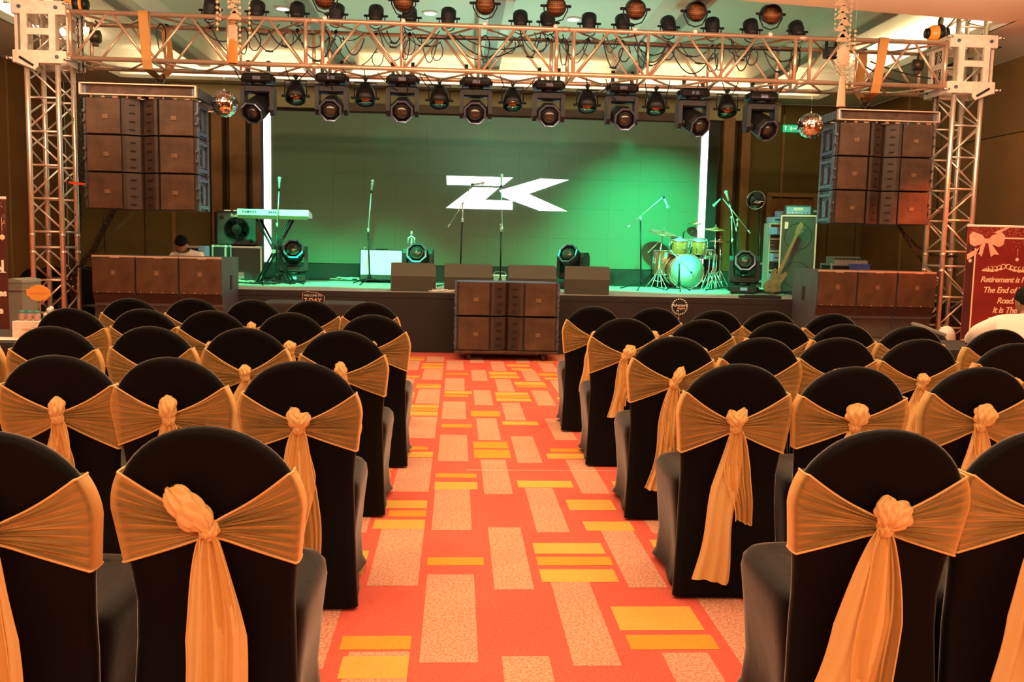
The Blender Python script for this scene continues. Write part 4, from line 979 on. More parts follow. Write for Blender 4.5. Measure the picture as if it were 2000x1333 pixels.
for ci, (nm, x, y) in enumerate(CH_):
    side = 'left' if nm[0].islower() else 'right'; rw = rowname[nm[0].lower()]; k = int(nm[1])-1
    if nm == 'a0': k = 1
    c = thing('banquet_chair', 'black covered chair with gold bow, %s from aisle, %s row, %s side' % (pos[k], rw, side), 'chair', (x, y, 0), random.uniform(-.035, .035), 'sashed chairs %s of the aisle' % side)
    for me, pn_ in ((BACK, 'back_cover'), (SEAT, 'seat_cover')):
        o = bpy.data.objects.new(pn_, me); COL.objects.link(o); o.parent = c
    make_sash(c, 100+ci, **spec.get(nm, {}))
# ================================================================== ON THE STAGE
def wedge(px0, px1, py, Y, label, rz=0):
    a, b = at(px0, py, Y), at(px1, py, Y); w_ = abs(b.x-a.x); t = thing('wedge_monitor', label, 'speaker', ((a.x+b.x)/2, Y, STZ+.001), rz, 'wedge monitors at the stage edge')
    m = MB(); m.prism([(.09, 0), (-.01, .20), (.13, .365), (.24, .365), (.50, .10), (.50, 0)], -w_/2, w_/2, 'X'); bd = m.obj('cabinet', 'wedgeblk', t)
    m = MB(); m.add([(-w_/2+.02, .2445, .368), (w_/2-.02, .2445, .368), (w_/2-.02, .505, .105), (-w_/2+.02, .505, .105)], [(0, 1, 2, 3)]); m.add([(-w_/2+.02, .24, .362), (w_/2-.02, .24, .362), (w_/2-.02, .50, .10), (-w_/2+.02, .50, .10)], [(3, 2, 1, 0)]); m.obj('grille', 'blackm', t)
    for sx in (-1, 1): m = MB(); m.prism([(.2, .12), (.3, .12), (.28, .22), (.2, .22)], sx*(w_/2+.001), sx*(w_/2-.003), 'X'); m.obj('handle', 'blackmatte', t)
K['wedgeblk'] = mat('textured_monitor_black', (.085, .080, .060), .55, bump=.2, bscale=120)
for i, (a, b, rz) in enumerate(((765, 852, .10), (868, 962, .02), (993, 1086, -.02), (1103, 1190, -.12))):
    wedge(a, b, 545, 11.93, 'black wedge monitor at the stage edge, %s from the left' % ords[i], rz)
K['stand_dark'] = mat('dark_tube', (.05, .055, .05), .35, .5)
K['cabgreen'] = mat('dark_tolex', (.05, .055, .05), .55, bump=.2, bscale=150)
K['lensblk'] = mat('glossy_black_bowl', (.012, .012, .012), .08, coat=1)
K['bluelight'] = mat('pale_blue_plastic', (.22, .30, .60), .4)
K['grille_b'] = grille_mat('black_amp_grille', (.05, .055, .055), (.008, .009, .009), .008)
K['stand_upper'] = mat('worn_chrome_tube', (.55, .57, .55), .3, .7)
K['mic_grey'] = mat('grey_microphone', (.42, .46, .44), .4, .5)
def ground(px_, py_, z=STZ):
    d = fwd + RT*((px_-1000)/F) - UP*((py_-666.5)/F); k = (z-H)/d.z; return Vector((0, 0, H))+d*k
def mic(m, p, d, mi=0):
    d = Vector(d).normalized(); p = Vector(p); q = p+d*.17
    m.tube([p, p+d*.12, p+d*.145], [.011, .017, .02], 10, mi); m.ball(p+d*.165, .027, 10, mi)
def mic_stand(label, foot, pts, head, micdir, spread=.30, thin=False, body='blackm', up='stand_upper', rz=.3):
    spread *= 1.25
    """foot on the deck; pts run up the pole; head: list of points of the boom, or None"""
    foot = Vector(foot); t = thing('microphone_stand', label, 'microphone stand', foot, group='microphone stands')
    L_ = lambda p: Vector(p)-foot
    for k in range(3):
        a = rz+2*pi*k/3; e = Vector((cos(a)*spread, sin(a)*spread, .012)); m = MB(); m.tube([(0, 0, .10), e], .008, 6); m.ball(e, .014, 6); m.obj('leg', body, t)
    m = MB(); m.tube([Vector((0, 0, .06))]+[L_(p) for p in pts[:-1]], .012, 8); m.lathe([(.02, .08), (.024, .13), (.014, .16)], n=8); m.obj('pole', body, t)
    m = MB(); m.tube([L_(pts[-2])-Vector((0, 0, .02)), L_(pts[-1])], .0085, 8); m.lathe([(.016, -.03), (.018, .03)], L_(pts[-2]), n=8); m.obj('upper_pole', up, t)
    if head:
        h = [L_(p) for p in head]; m = MB(); m.tube(h, .007, 6); m.ball(L_(pts[-1]), .022, 8); m.tube([h[0]-(h[-1]-h[0]).normalized()*.03, h[0]+(h[-1]-h[0]).normalized()*.03], .014, 6); m.obj('boom', up, t); e = h[-1]
    else: e = L_(pts[-1])
    m = MB(); m.cyl(e-Vector(micdir)*.01, e+Vector(micdir).normalized()*.03, .016, 8); m.obj('mic_clip', 'blackm', t)
    m = MB(); mic(m, e, micdir); m.obj('microphone', 'mic_grey', t)
    return t
Y = 13.2; f0 = ground(540, 556)
mic_stand('microphone stand with upright microphone in front of the silver keyboard', f0, [at(541, 440, f0.y), at(545, 372, f0.y)], None, (0.05, -.1, 1), .30, rz=.2)
f0 = ground(722, 556)
mic_stand('straight microphone stand in front of the white guitar amplifier', f0, [at(719, 450, f0.y), at(725, 376, f0.y)], None, (0.12, -.1, 1), .30, rz=.25)
f0 = Vector((at(898, 545, 13.3).x, 13.3, STZ)); mic_stand('boom microphone stand at centre stage with boom slanting down to the left', f0, [at(903, 430, f0.y), at(904, 398, f0.y)], [at(877, 441, f0.y), at(905, 396, f0.y), at(921, 361, f0.y)], (.8, -.1, .1), .3, rz=.5)
f0 = Vector((at(977, 545, 13.1).x, 13.1, STZ)); mic_stand('tall microphone stand right of centre stage before the monogram', f0, [at(979, 449, f0.y), at(979, 440, f0.y)], [at(981, 447, f0.y-.04), at(979, 366, f0.y-.04)], (0, -.2, 1), .3, rz=.1)
f0 = Vector((at(1252, 556, 13.7).x, 13.7, STZ)); mic_stand('boom microphone stand reaching over the drums from the left', f0, [at(1251, 428, f0.y), at(1251, 424, f0.y)], [at(1227, 443, f0.y), at(1296, 384, f0.y-.3)], (.45, .1, -1), .3, rz=.2)
f0 = ground(1436, 572); mic_stand('microphone stand with angled boom in front of the right floor light', f0, [at(1430, 470, f0.y), at(1429, 425, f0.y)], [at(1438, 449, f0.y), at(1424, 396, f0.y)], (-.35, -.2, .8), .42, rz=.15)
f0 = Vector((at(1440, 552, 14.0).x, 14.0, STZ)); mic_stand('dark boom microphone stand reaching left over the drums from the right', f0, [at(1440, 440, f0.y), at(1440, 430, f0.y)], [at(1463, 453, f0.y), at(1410, 386, f0.y)], (-.75, .1, -.8), .3, rz=.7)
f0 = Vector((at(1326, 560, 13.55).x, 13.55, STZ)); mic_stand('low boom microphone stand aimed at the bass drum', f0, [at(1327, 512, f0.y), at(1327, 511, f0.y)], [at(1312, 492, f0.y), at(1350, 532, f0.y)], (.3, .6, -.2), .16, rz=.4)
# floor moving heads
for (x, y, tl, pn, what) in ((573, 552, .35, .15, 'floor moving head light on the stage left of the white amplifier'), (817, 545, .3, -.1, 'floor moving head light behind the first wedge monitor'), (1119, 545, .5, -.6, 'floor moving head light turned sideways behind the fourth wedge monitor'), (1451, 574, .25, -.25, 'floor moving head light beside the drum kit')):
    f0 = ground(x, y)
    if what.startswith('floor moving head light behind') or 'sideways' in what: f0 = Vector((at(x, 540, 13.4).x, 13.4, STZ))
    c = moving_head(what, (f0.x, f0.y, STZ+.002), (0, 0, pn), -tl, 'moving heads standing on the stage', False, 0); c.scale = (1.08,)*3
# roland style keyboard amplifier on a flight case
def flight_case(label, loc, d, rz=0, group=None, grp=True):
    t = thing('flight_case', label, 'case', loc, rz, group); x, y, z = d
    m = MB(); m.box((0, 0, z/2), (x-.01, y-.01, z-.01)); m.obj('body', 'caseblk', t)
    m = MB()
    for zz in (.0125, z-.0125):
        for s_ in (-1, 1): m.box((0, s_*(y/2-.01), zz), (x, .025, .025)); m.box((s_*(x/2-.01), 0, zz), (.025, y-.03, .025))
    for sx in (-1, 1):
        for sy in (-1, 1): m.box((sx*(x/2-.01), sy*(y/2-.01), z/2), (.025, .025, z-.05))
    m.obj('edge_trim', 'caseedge', t)
    m = MB()
    for sx in (-1, 1):
        for sy in (-1, 1):
            for zz in (.02, z-.02): m.ball((sx*(x/2-.012), sy*(y/2-.012), zz), .026, 8)
    o = m.obj('corner_balls', 'caseedge', t); o['kind'] = 'stuff'
    m = MB(); m.box((0, -y/2-.002, z*.16), (.09, .012, .09), bev=.004); m.box((0, -y/2-.01, z*.16), (.03, .01, .05)); m.obj('latch', 'chrome', t)
    return t
f0 = ground(468, 549); fc = flight_case('tall black flight case with bright edges under the combo amplifier', (f0.x-.02, f0.y+.2, STZ+.002), (.60, .5, .52), .22)
ka = thing('combo_amplifier', 'black combo amplifier with round speaker on the flight case left of the keyboard', 'amplifier', (f0.x-.10, f0.y+.2, STZ+.524), .30)
m = MB(); m.box((0, .0, .26), (.60, .42, .52), bev=.02); m.obj('cabinet', 'black', ka)
m = MB(); m.box((0, -.212, .255), (.55, .012, .46), bev=.004); m.obj('grille', 'grille_b', ka)
m = MB(); m.lathe([(.185, -.219), (.18, -.224), (.17, -.224), (.165, -.219)], (0, 0, .25), 'Y', 32); m.lathe([(.16, -.2195), (.07, -.2195), (.05, -.2225), (1e-4, -.225)], (0, 0, .25), 'Y', 28); m.obj('speaker_cone', 'blackm', ka)
m = MB(); m.lathe([(.03, -.219), (.028, -.224), (1e-4, -.224)], (.21, 0, .08), 'Y', 14); m.obj('port', 'blackmatte', ka); m = MB(); m.lathe([(.03, -.219), (.028, -.224), (1e-4, -.224)], (-.21, 0, .42), 'Y', 14); m.obj('port', 'blackmatte', ka)
text('lettering', 'Roland', .06, 'paper', ka, (.0, -.222, .455), ext=.001, bold=.001)
for k in range(2): m = MB(); m.box((-.12+.13*k, -.05, .53), (.10, .06, .02), bev=.004); m.obj('control_strip', 'caseedge', ka)
# keyboard on an X stand
kp0, kp1 = at(467, 416, 13.45), at(603, 420, 13.35); kx, kz = (kp0.x+kp1.x)/2, (kp0.z+kp1.z)/2; kw = kp1.x-kp0.x
kt = thing('keyboard_stand', 'black cross legged keyboard stand under the silver keyboard', 'stand', (kx, 13.5, STZ+.001))
kzr = kz-.07-STZ
for sx in (-1, 1):
    m = MB(); m.tube([(-sx*.24, -.12, .02), (sx*.24, -.12, kzr)], .016, 8); m.tube([(-sx*.24, .12, .02), (sx*.24, .12, kzr)], .016, 8); m.obj('leg_frame', 'blackm', kt)
    m = MB(); m.tube([(sx*.24, -.17, kzr), (sx*.24, .17, kzr)], .017, 8); m.obj('support_arm', 'blackm', kt); m = MB(); m.tube([(sx*.24, -.22, .017), (sx*.24, .22, .017)], .016, 8); m.obj('foot_bar', 'blackm', kt)
m = MB(); m.cyl((0, -.15, kzr/2), (0, .15, kzr/2), .03, 12); m.obj('pivot', 'stand_upper', kt)
ky = thing('keyboard', 'silver electronic keyboard seen from behind at the left of the stage', 'keyboard', (kx, 13.5, kz-.045))
m = MB(); m.prism([(-.17, .02), (-.165, .105), (.0, .09), (.17, .05), (.17, .0), (-.12, -.01)], -kw/2, kw/2, 'X'); m.obj('body', 'keys', ky)
m = MB(); m.prism([(-.171, -.03), (-.171, .02), (.17, -.0), (.17, -.03)], -kw/2+.01, kw/2-.01, 'X'); m.obj('underside', 'wood_d', ky)
text('lettering', 'YAMAHA', .045, 'signblack', ky, (-kw/2+.17, -.1745, .065), ext=.001, bold=.0008, space=1.15)
m = MB()
for k in range(5): m.box((-.05+.03*k, -.172, .065), (.018, .008, .02))
m.obj('sockets', 'blackmatte', ky)
m = MB(); m.box((0, .13, .062), (kw-.1, .10, .012)); m.obj('key_bed', 'key_w', ky)
# white fronted guitar amplifier
f0 = ground(744, 553)
wa = thing('guitar_amplifier', 'tilted guitar amplifier with bright silver front cloth behind the second stand', 'amplifier', (f0.x, f0.y+.1, STZ+.016), -.02, rot=(-.16, 0, .02))
m = MB(); m.box((0, 0, .245), (.66, .26, .48), bev=.012); m.obj('cabinet', 'black', wa)
m = MB(); m.box((0, -.133, .28), (.63, .012, .38), bev=.004); m.obj('grille_cloth', 'amp_face', wa)
m = MB(); m.tube([(-.1, 0, .485), (-.08, 0, .51), (.08, 0, .51), (.1, 0, .485)], .01, 6); m.obj('handle', 'blackm', wa)
m = MB(); m.tube([(-.28, .05, .48), (-.28, .05, .53), (-.26, .05, .55)], .006, 6); m.obj('plug', 'stand_upper', wa)
# guitar stand
f0 = Vector((at(803, 540, 13.7).x, 13.7, STZ)); gs = thing('guitar_stand', 'empty tubular guitar stand behind the wedge monitors', 'stand', f0)
top = at(803, 452, 13.7)-f0
m = MB(); m.tube([(0, 0, .1), (0, 0, top.z-.1)], .013, 8); m.obj('pole', 'stand_upper', gs)
m = MB(); m.tube([(-.045, -.02, top.z-.18), (-.045, -.02, top.z-.10), (0, 0, top.z-.07), (.045, -.02, top.z-.10), (.045, -.02, top.z-.18)], .013, 8); m.ball((0, 0, top.z-.03), .03, 8, sc=(.7, .7, 1.3)); m.obj('neck_holder', 'stand_upper', gs)
m = MB(); m.tube([(-.07, -.03, .44), (.07, -.03, .44)], .01, 6); m.ball((-.08, -.03, .44), .02, 8); m.ball((.08, -.03, .44), .02, 8); m.obj('cradle', 'stand_upper', gs)
for k in range(3): m = MB(); m.tube([(0, 0, .2), (.24*cos(.6+2.1*k), .24*sin(.6+2.1*k), .012)], .01, 6); m.obj('leg', 'stand_upper', gs)
# white bucket
f0 = Vector((at(976, 540, 13.6).x, 13.6, STZ+.002)); wb_ = thing('white_bucket', 'small translucent white tub behind the gap between two wedge monitors', 'tub', f0)
m = MB(); m.lathe([(.07, 0), (.095, .17), (.105, .17), (.105, .185), (.095, .185), (.088, .02), (1e-4, .015)], n=20); m.obj('tub', 'white', wb_); m = MB(); m.tube([(-.1, 0, .18), (-.07, -.06, .23), (.07, -.06, .23), (.1, 0, .18)], .004, 5); m.obj('bail', 'chrome', wb_)

# drum kit
K['drumcop'] = mat('orange_drum_lacquer', (.50, .12, .03), .2, coat=.6)
D0 = ground(1341, 566); dk = Vector((D0.x, D0.y+.1, STZ))
def dl_(px_, py_, Y_): return at(px_, py_, Y_)-dk
kit = thing('drum_kit', 'red lacquered drum kit with white bass drum head at the right of the stage', 'drum kit', dk)
def drum(nm, c, r, L_, ax, shell='drumred', tilt=0, head=True, rz=0):
    T = Matrix.Translation(c) @ Matrix.Rotation(rz, 4, 'Z') @ Matrix.Rotation(tilt, 4, 'X')
    m = MB(); m.lathe([(r*.985, -L_/2), (r, -L_/2+.002), (r, L_/2-.002), (r*.985, L_/2)], axis=ax, n=28, M=T); d = m.obj(nm, shell, kit)
    for s_ in (-1, 1):
        m = MB(); pr = [(r*.96, s_*(L_/2+.004)), (1e-4, s_*(L_/2+.006))]; m.lathe(pr if s_ > 0 else pr, axis=ax, n=28, M=T); m.obj('drum_head', 'drumhead', d)
        m = MB(); m.tube([T @ Vector(((r+.006)*cos(a), (r+.006)*sin(a), s_*L_/2) if ax == 'Z' else ((r+.006)*cos(a), s_*L_/2, (r+.006)*sin(a))) for a in [2*pi*k/28 for k in range(28)]], .008, 6, closed=True, cap=False); m.obj('hoop', 'chrome', d)
    for k in range(8):
        a = 2*pi*(k+.5)/8; q = ((r+.012)*cos(a), (r+.012)*sin(a)); m = MB()
        P = (lambda h: (q[0], q[1], h)) if ax == 'Z' else (lambda h: (q[0], h, q[1]))
        m.cyl(P(-L_/2+.0), P(L_/2), .004, 5, M=T); m.cyl(P(-.02), P(.02), .012, 6, M=T); m.obj('lug', 'chrome', d)
    return d
bc = dl_(1340, 533, dk.y); br__ = .265
drum('bass_drum', (bc.x, .14, br__+.012), br__, .36, 'Y')
a = dl_(1326, 481, dk.y+.15); drum('tom_drum', (a.x, .15, a.z), .135, .22, 'Z', 'drumcop', .25)

a = dl_(1364, 481, dk.y+.15); drum('tom_drum', (a.x, .15, a.z), .125, .20, 'Z', 'drumcop', .25)
a = dl_(1301, 510, dk.y+.45); drum('floor_tom', (a.x, .5, .40), .185, .38, 'Z')
a = dl_(1378, 503, dk.y+.5); drum('snare_drum', (a.x, .55, .55), .16, .13, 'Z', 'chrome', .05)
def cymbal(px_, py_, Y_, r, tilt, roll_=0, foot=None, nm='cymbal'):
    c = dl_(px_, py_, Y_); T = Matrix.Translation(c) @ Matrix.Rotation(tilt, 4, 'X') @ Matrix.Rotation(roll_, 4, 'Y')
    m = MB(); m.lathe([(r, 0), (r*.6, .012), (r*.22, .022), (r*.18, .035), (r*.08, .045), (1e-4, .047)], n=32, M=T); m.lathe([(r, -.002), (r*.6, .009), (r*.22, .019), (1e-4, .03)], n=32, M=T); m.cyl((0, 0, .03), (0, 0, .085), .006, 6, M=T); m.obj(nm, 'brass', kit)
    fx, fy = (c.x, c.y) if foot is None else foot
    m = MB(); m.tube([(fx, fy, .18), (fx, fy, c.z*.72), (c.x, c.y, c.z)], .010, 7)
    m.lathe([(.016, -.03), (.018, .03)], (fx, fy, c.z*.72), n=8); m.obj('cymbal_stand', 'chrome', kit)
    for k in range(3): m = MB(); an = .5+k*2.09; m.tube([(fx, fy, .30), (fx+.22*cos(an), fy+.22*sin(an), .014)], .008, 6); m.tube([(fx, fy, .10), (fx+.13*cos(an), fy+.13*sin(an), .13)], .006, 5); m.obj('stand_leg', 'chrome', kit)
cymbal(1295, 456, dk.y+.25, .23, .22, .16, (dl_(1290, 500, dk.y+.25).x, .25))
cymbal(1357, 437, dk.y+.55, .12, .15, 0, (dl_(1372, 500, dk.y+.55).x, .6))
cymbal(1398, 449, dk.y+.1, .19, .12, -.02, (dl_(1396, 500, dk.y+.1).x, .1))
cymbal(1407, 472, dk.y+.45, .17, .08, 0, (dl_(1407, 500, dk.y+.45).x, .45), 'hi_hat')
for x0 in (1286, 1384, 1392, 1398):
    b_ = dl_(x0, 500, dk.y+.02*(x0-1390)/5); m = MB(); m.tube([(b_.x, b_.y, .012), (b_.x+.02, b_.y, .55)], .009, 6); m.tube([(b_.x, b_.y, .3), (b_.x+.14, b_.y-.06, .012)], .008, 6); m.tube([(b_.x, b_.y, .3), (b_.x-.12, b_.y-.08, .012)], .008, 6); m.obj('rack_leg', 'chrome', kit)
b0, b1 = dl_(1265, 494, dk.y), dl_(1290, 470, dk.y); m = MB(); m.tube([b0, b1], .009, 6); m.obj('cymbal_arm', 'chrome', kit)
for x0, y0 in ((1335, 455), (1352, 452), (1311, 478), (1349, 486)):
    b_ = dl_(x0, y0, dk.y+.05); m = MB(); m.tube([b_+Vector((0, 0, -.08)), b_, b_+Vector((.03, 0, .03))], [.012, .014, .006], 6); m.obj('drum_microphone', 'black', kit)
m = MB(); m.tube([(bc.x-.08, .1, .54), (bc.x-.10, .12, .62)], .012, 6); m.tube([(bc.x+.08, .1, .54), (bc.x+.10, .12, .62)], .012, 6); m.obj('tom_holder', 'chrome', kit)
ds_ = thing('drum_throne', 'round black drum stool behind the drum kit', 'stool', (dk.x+.1, dk.y+.62, STZ))
m = MB(); m.lathe([(.15, .46), (.16, .48), (.16, .53), (.13, .55), (1e-4, .555)], n=20); m.obj('seat', 'black', ds_); m = MB(); m.cyl((0, 0, .1), (0, 0, .47), .015, 8); m.obj('post', 'chrome', ds_)
for k in range(3): m = MB(); m.tube([(0, 0, .25), (.22*cos(k*2.09), .22*sin(k*2.09), .012)], .01, 6); m.obj('leg', 'chrome', ds_)
# pole with the dark round reflector
f0 = ground(1482, 563); ph_ = thing('stand_reflector', 'glossy dark round reflector on a tall pole right of the drum kit', 'lamp', f0)
tp = at(1485, 412, f0.y)-f0; hd_ = at(1477, 392, f0.y)-f0
m = MB(); m.cyl((0, 0, .05), (tp.x, 0, tp.z), .022, 10); m.obj('pole', 'stand_dark', ph_)
for k in range(3): m = MB(); m.tube([(0, 0, .16), (.26*cos(.4+k*2.09), .26*sin(.4+k*2.09), .012)], .010, 6); m.obj('leg', 'stand_dark', ph_)
T = Matrix.Translation(hd_) @ Matrix.Rotation(-.5, 4, 'Z') @ Matrix.Rotation(-.2, 4, 'X')
m = MB(); m.lathe([(1e-4, .12), (.07, .11), (.125, .06), (.150, -.0), (.155, -.03), (.145, -.035), (.11, -.055), (.06, -.068), (1e-4, -.072)], axis='Y', n=28, M=T); m.obj('reflector', 'lensblk', ph_)
m = MB(); m.tube([T @ Vector((.153*cos(a), -.03, .153*sin(a))) for a in [2*pi*k/28 for k in range(28)]], .006, 6, closed=True, cap=False); m.obj('rim', 'chrome', ph_)
m = MB(); m.tube([Vector((tp.x, 0, tp.z-.03)), hd_+Vector((0, .1, -.02))], .018, 8); m.obj('bracket', 'stand_dark', ph_)
# big speaker cabinet with head, rack, bass guitar
f0 = ground(1553, 577)
bcab = thing('bass_cabinet', 'tall dark bass speaker cabinet at the right end of the stage', 'speaker', (f0.x+.22, f0.y+.55, STZ+.002), -.42)
m = MB(); m.box((0, 0, .57), (.50, .50, 1.14), bev=.015); m.obj('cabinet', 'caseblk', bcab)
m = MB(); m.box((0, -.252, .57), (.46, .012, 1.08), bev=.004); m.obj('grille', 'cabgreen', bcab)
for zz in (.28, .84): m = MB(); m.tube([(.19*cos(q), -.259, zz+.19*sin(q)) for q in [2*pi*j/32 for j in range(32)]], .005, 5, closed=True, cap=False); m.obj('speaker_ring', 'caseblk', bcab)
m = MB()
for sx in (-1, 1): m.box((sx*.245, -.245, .57), (.022, .022, 1.15))
m.box((0, -.245, 1.14), (.5, .022, .022)); m.obj('edge_trim', 'caseedge', bcab)
m = MB(); m.box((-.17, -.26, 1.0), (.05, .006, .10)); m.obj('badge', 'caseedge', bcab)
def rack_unit(label, X, Yy, z, w_, h_, d_, rz, face, group=None):
    t = thing('rack_amplifier', label, 'amplifier', (X, Yy, z), rz, group)
    m = MB(); m.box((0, 0, h_/2), (w_, d_, h_), bev=.008); m.obj('housing', 'cabgreen', t)
    m = MB(); m.box((0, -d_/2-.002, h_/2), (w_*.88, .008, h_*.72)); m.obj('front_panel', face, t)
    for k in range(6): m = MB(); m.cyl((-w_*.36+k*w_*.14, -d_/2-.004, h_*.28), (-w_*.36+k*w_*.14, -d_/2-.022, h_*.28), .009, 8); m.obj('knob', 'chrome', t)
    m = MB(); m.box((0, -d_/2-.008, h_*.62), (w_*.35, .006, h_*.25)); m.obj('display', 'caseedge', t)
rack_unit('bass amplifier head with metal front on top of the tall bass cabinet', f0.x+.16, f0.y+.50, STZ+1.145, .38, .15, .30, -.30, 'bluegrey')
rack_unit('small dark amplifier head beside the bass amplifier head', f0.x+.47, f0.y+.62, STZ+1.145, .22, .12, .28, -.30, 'cabgreen')
rk = thing('equipment_rack', 'narrow open rack full of lit devices left of the bass cabinet', 'rack', (at(1513, 500, f0.y+.9).x, f0.y+.9, STZ+.002), -.1)
m = MB()
for sx in (-1, 1): m.box((sx*.13, 0, .52), (.02, .35, 1.04))
for zz in (.02, .33, .62, .80, 1.03): m.box((0, 0, zz), (.26, .35, .02))
m.obj('frame', 'caseedge', rk)
for k, (z0, h_, mt_) in enumerate(((.04, .12, 'caseblk'), (.17, .12, 'bluegrey'), (.35, .10, 'caseblk'), (.46, .13, 'bluegrey'), (.64, .04, 'chrome'), (.69, .04, 'chrome'), (.74, .04, 'chrome'), (.83, .15, 'cabgreen'))):
    m = MB(); m.box((0, -.02, z0+h_/2), (.235, .33, h_-.01), bev=.004); dv = m.obj('rack_device', mt_, rk); m = MB(); m.box((.0, -.19, z0+h_/2), (.10, .008, .008)); m.obj('handle', 'blackmatte', dv)
bx_ = thing('device_box', 'pale blue box lying on top of the equipment rack', 'box', (rk.location.x, rk.location.y, STZ+1.044)); MB().box((0, 0, .045), (.24, .22, .09), bev=.01).obj('box', 'bluelight', bx_); MB().box((.0, -.113, .05), (.12, .006, .02)).obj('label_strip', 'caseblk', bx_)
bx_ = thing('device_box', 'small upright blue box topmost on the equipment rack', 'box', (rk.location.x+.04, rk.location.y, STZ+1.136)); MB().box((0, 0, .045), (.10, .12, .09), bev=.006).obj('box', 'bluelight', bx_); MB().box((.0, -.063, .05), (.05, .006, .03)).obj('label_strip', 'caseedge', bx_)
bx_ = thing('device_box', 'wide blue grey case sticking out of the equipment rack', 'box', (rk.location.x-.02, rk.location.y-.26, STZ+.86)); MB().box((0, 0, .06), (.30, .12, .11), bev=.008).obj('box', 'bluelight', bx_); MB().tube([(-.05, -.065, .08), (-.05, -.08, .08), (.05, -.08, .05), (.05, -.065, .05)], .006, 5).obj('handle', 'blackm', bx_)
g0, g1 = ground(1543, 583), at(1566, 438, f0.y+.1); gb = thing('bass_guitar', 'bass guitar with worn body leaning against the tall bass cabinet', 'guitar', (g0.x, f0.y-.05, STZ+.01))
nv = (g1-Vector((g0.x, f0.y-.05, STZ+.01))); Ln = nv.length; T = nv.to_track_quat('Z', 'Y').to_matrix().to_4x4() @ Matrix.Rotation(1.15, 4, 'Z')
bo = [(0, 0), (.10, .01), (.15, .07), (.145, .14), (.10, .20), (.12, .27), (.13, .35), (.09, .38), (.04, .31), (-.03, .31), (-.10, .40), (-.14, .37), (-.12, .26), (-.10, .20), (-.15, .12), (-.14, .04), (-.08, .005)]
m = MB(); m.prism([(x*.8, z) for x, z in bo], -.02, .02, 'Y', M=T); m.obj('body', 'gtr', gb)
m = MB(); m.prism([(-.05, .1), (.07, .08), (.08, .22), (.03, .3), (-.04, .28)], -.023, -.02, 'Y', M=T); m.obj('pickguard', 'white', gb)
m = MB(); m.box((0, -.022, (.30+Ln-.15)/2), (.040, .022, Ln-.15-.30), M=T); m.obj('neck', 'woodfret', gb)
m = MB(); m.prism([(-.03, Ln-.16), (.03, Ln-.16), (.045, Ln-.05), (.02, Ln+.03), (-.035, Ln)], -.03, -.012, 'Y', M=T); m.obj('headstock', 'woodfret', gb)
for k in range(4): m = MB(); m.cyl((-.04-.005*k, -.02, Ln-.12+.035*k), (-.075, -.02, Ln-.12+.035*k), .008, 6, M=T); m.obj('tuning_peg', 'chrome', gb)
for k in range(4): m = MB(); m.tube([(-.018+.012*k, -.036, .1), (-.015+.01*k, -.036, Ln-.1)], .0016, 4, M=T); m.obj('string', 'chrome', gb)
for zz in (.14, .22): MB().box((0, -.027, zz), (.07, .01, .022), M=T).obj('pickup', 'black', gb)
# cases behind the drums and beyond the right subwoofers
p = at(1466, 515, 15.3); flight_case('green lit flight case standing behind the drum kit', (p.x, 15.2, STZ+.002), (.44, .4, .42), 0)
p = at(1472, 550, 14.6); flight_case('low flight case lying on the deck behind the right floor light', (p.x, 14.55, STZ+.002), (.50, .35, .15), 0)
p = at(1504, 525, 16.3); flight_case('pair side flight case by the back wall left of the equipment rack', (p.x-.1, 15.6, STZ+.002), (.34, .3, .30), 0)
p = at(1648, 520, 13.6); c_ = flight_case('wide open flight case standing behind the right subwoofers', (p.x, 13.6, STZ+.002), (.56, .4, at(1648, 516, 13.6).z-STZ), 0)
mx = thing('mixing_console', 'small mixing console on the wide case behind the right subwoofers', 'mixer', (p.x+.04, 13.6, at(1648, 516, 13.6).z+.003)); m = MB(); m.prism([(-.17, 0), (.17, 0), (.17, .11), (-.17, .05)], -.25, .25, 'X'); m.obj('body', 'caseedge', mx)
for k in range(8): m = MB(); m.box((-.2+.057*k, -.05, .075), (.008, .15, .02), M=Matrix.Rotation(.0, 4, 'X')); m.obj('fader_strip', 'black', mx)
p = at(1690, 525, 13.0); cr = thing('blue_crate', 'blue plastic crate behind the right subwoofers', 'crate', (p.x, 13.2, STZ+.002)); hh = p.z-STZ+.05
m = MB(); m.box((0, 0, .01), (.19, .24, .015)); m.box((0, -.12, hh/2), (.2, .008, hh)); m.box((0, .12, hh/2), (.2, .008, hh)); m.box((-.1, 0, hh/2), (.008, .24, hh)); m.box((.1, 0, hh/2), (.008, .24, hh)); m.obj('shell', 'blue', cr); MB().box((0, 0, hh), (.22, .27, .02), bev=.005).obj('rim', 'blue', cr)
p = at(360, 492, 13.0); flight_case('black case with silver lid behind the left subwoofers', (at(378, 492, 13.4).x+.02, 13.4, STZ+.002), (.30, .35, at(378, 481, 13.4).z-STZ), 0)
p = at(399, 490, 13.2); b_ = thing('blue_case', 'small blue box beside the silver lidded case behind the left subwoofers', 'box', (p.x+.02, 13.1, STZ+.002)); hh = at(399, 481, 13.1).z-STZ; MB().box((0, 0, hh/2), (.11, .2, hh), bev=.01).obj('box', 'bluelight', b_); MB().box((0, -.103, hh*.8), (.05, .006, .04)).obj('label_strip', 'white', b_)
p = at(418, 490, 13.2); flight_case('black flight case between the blue box and the amplifier', (p.x+.03, 13.5, STZ+.002), (.20, .3, at(418, 479, 13.5).z-STZ), 0)
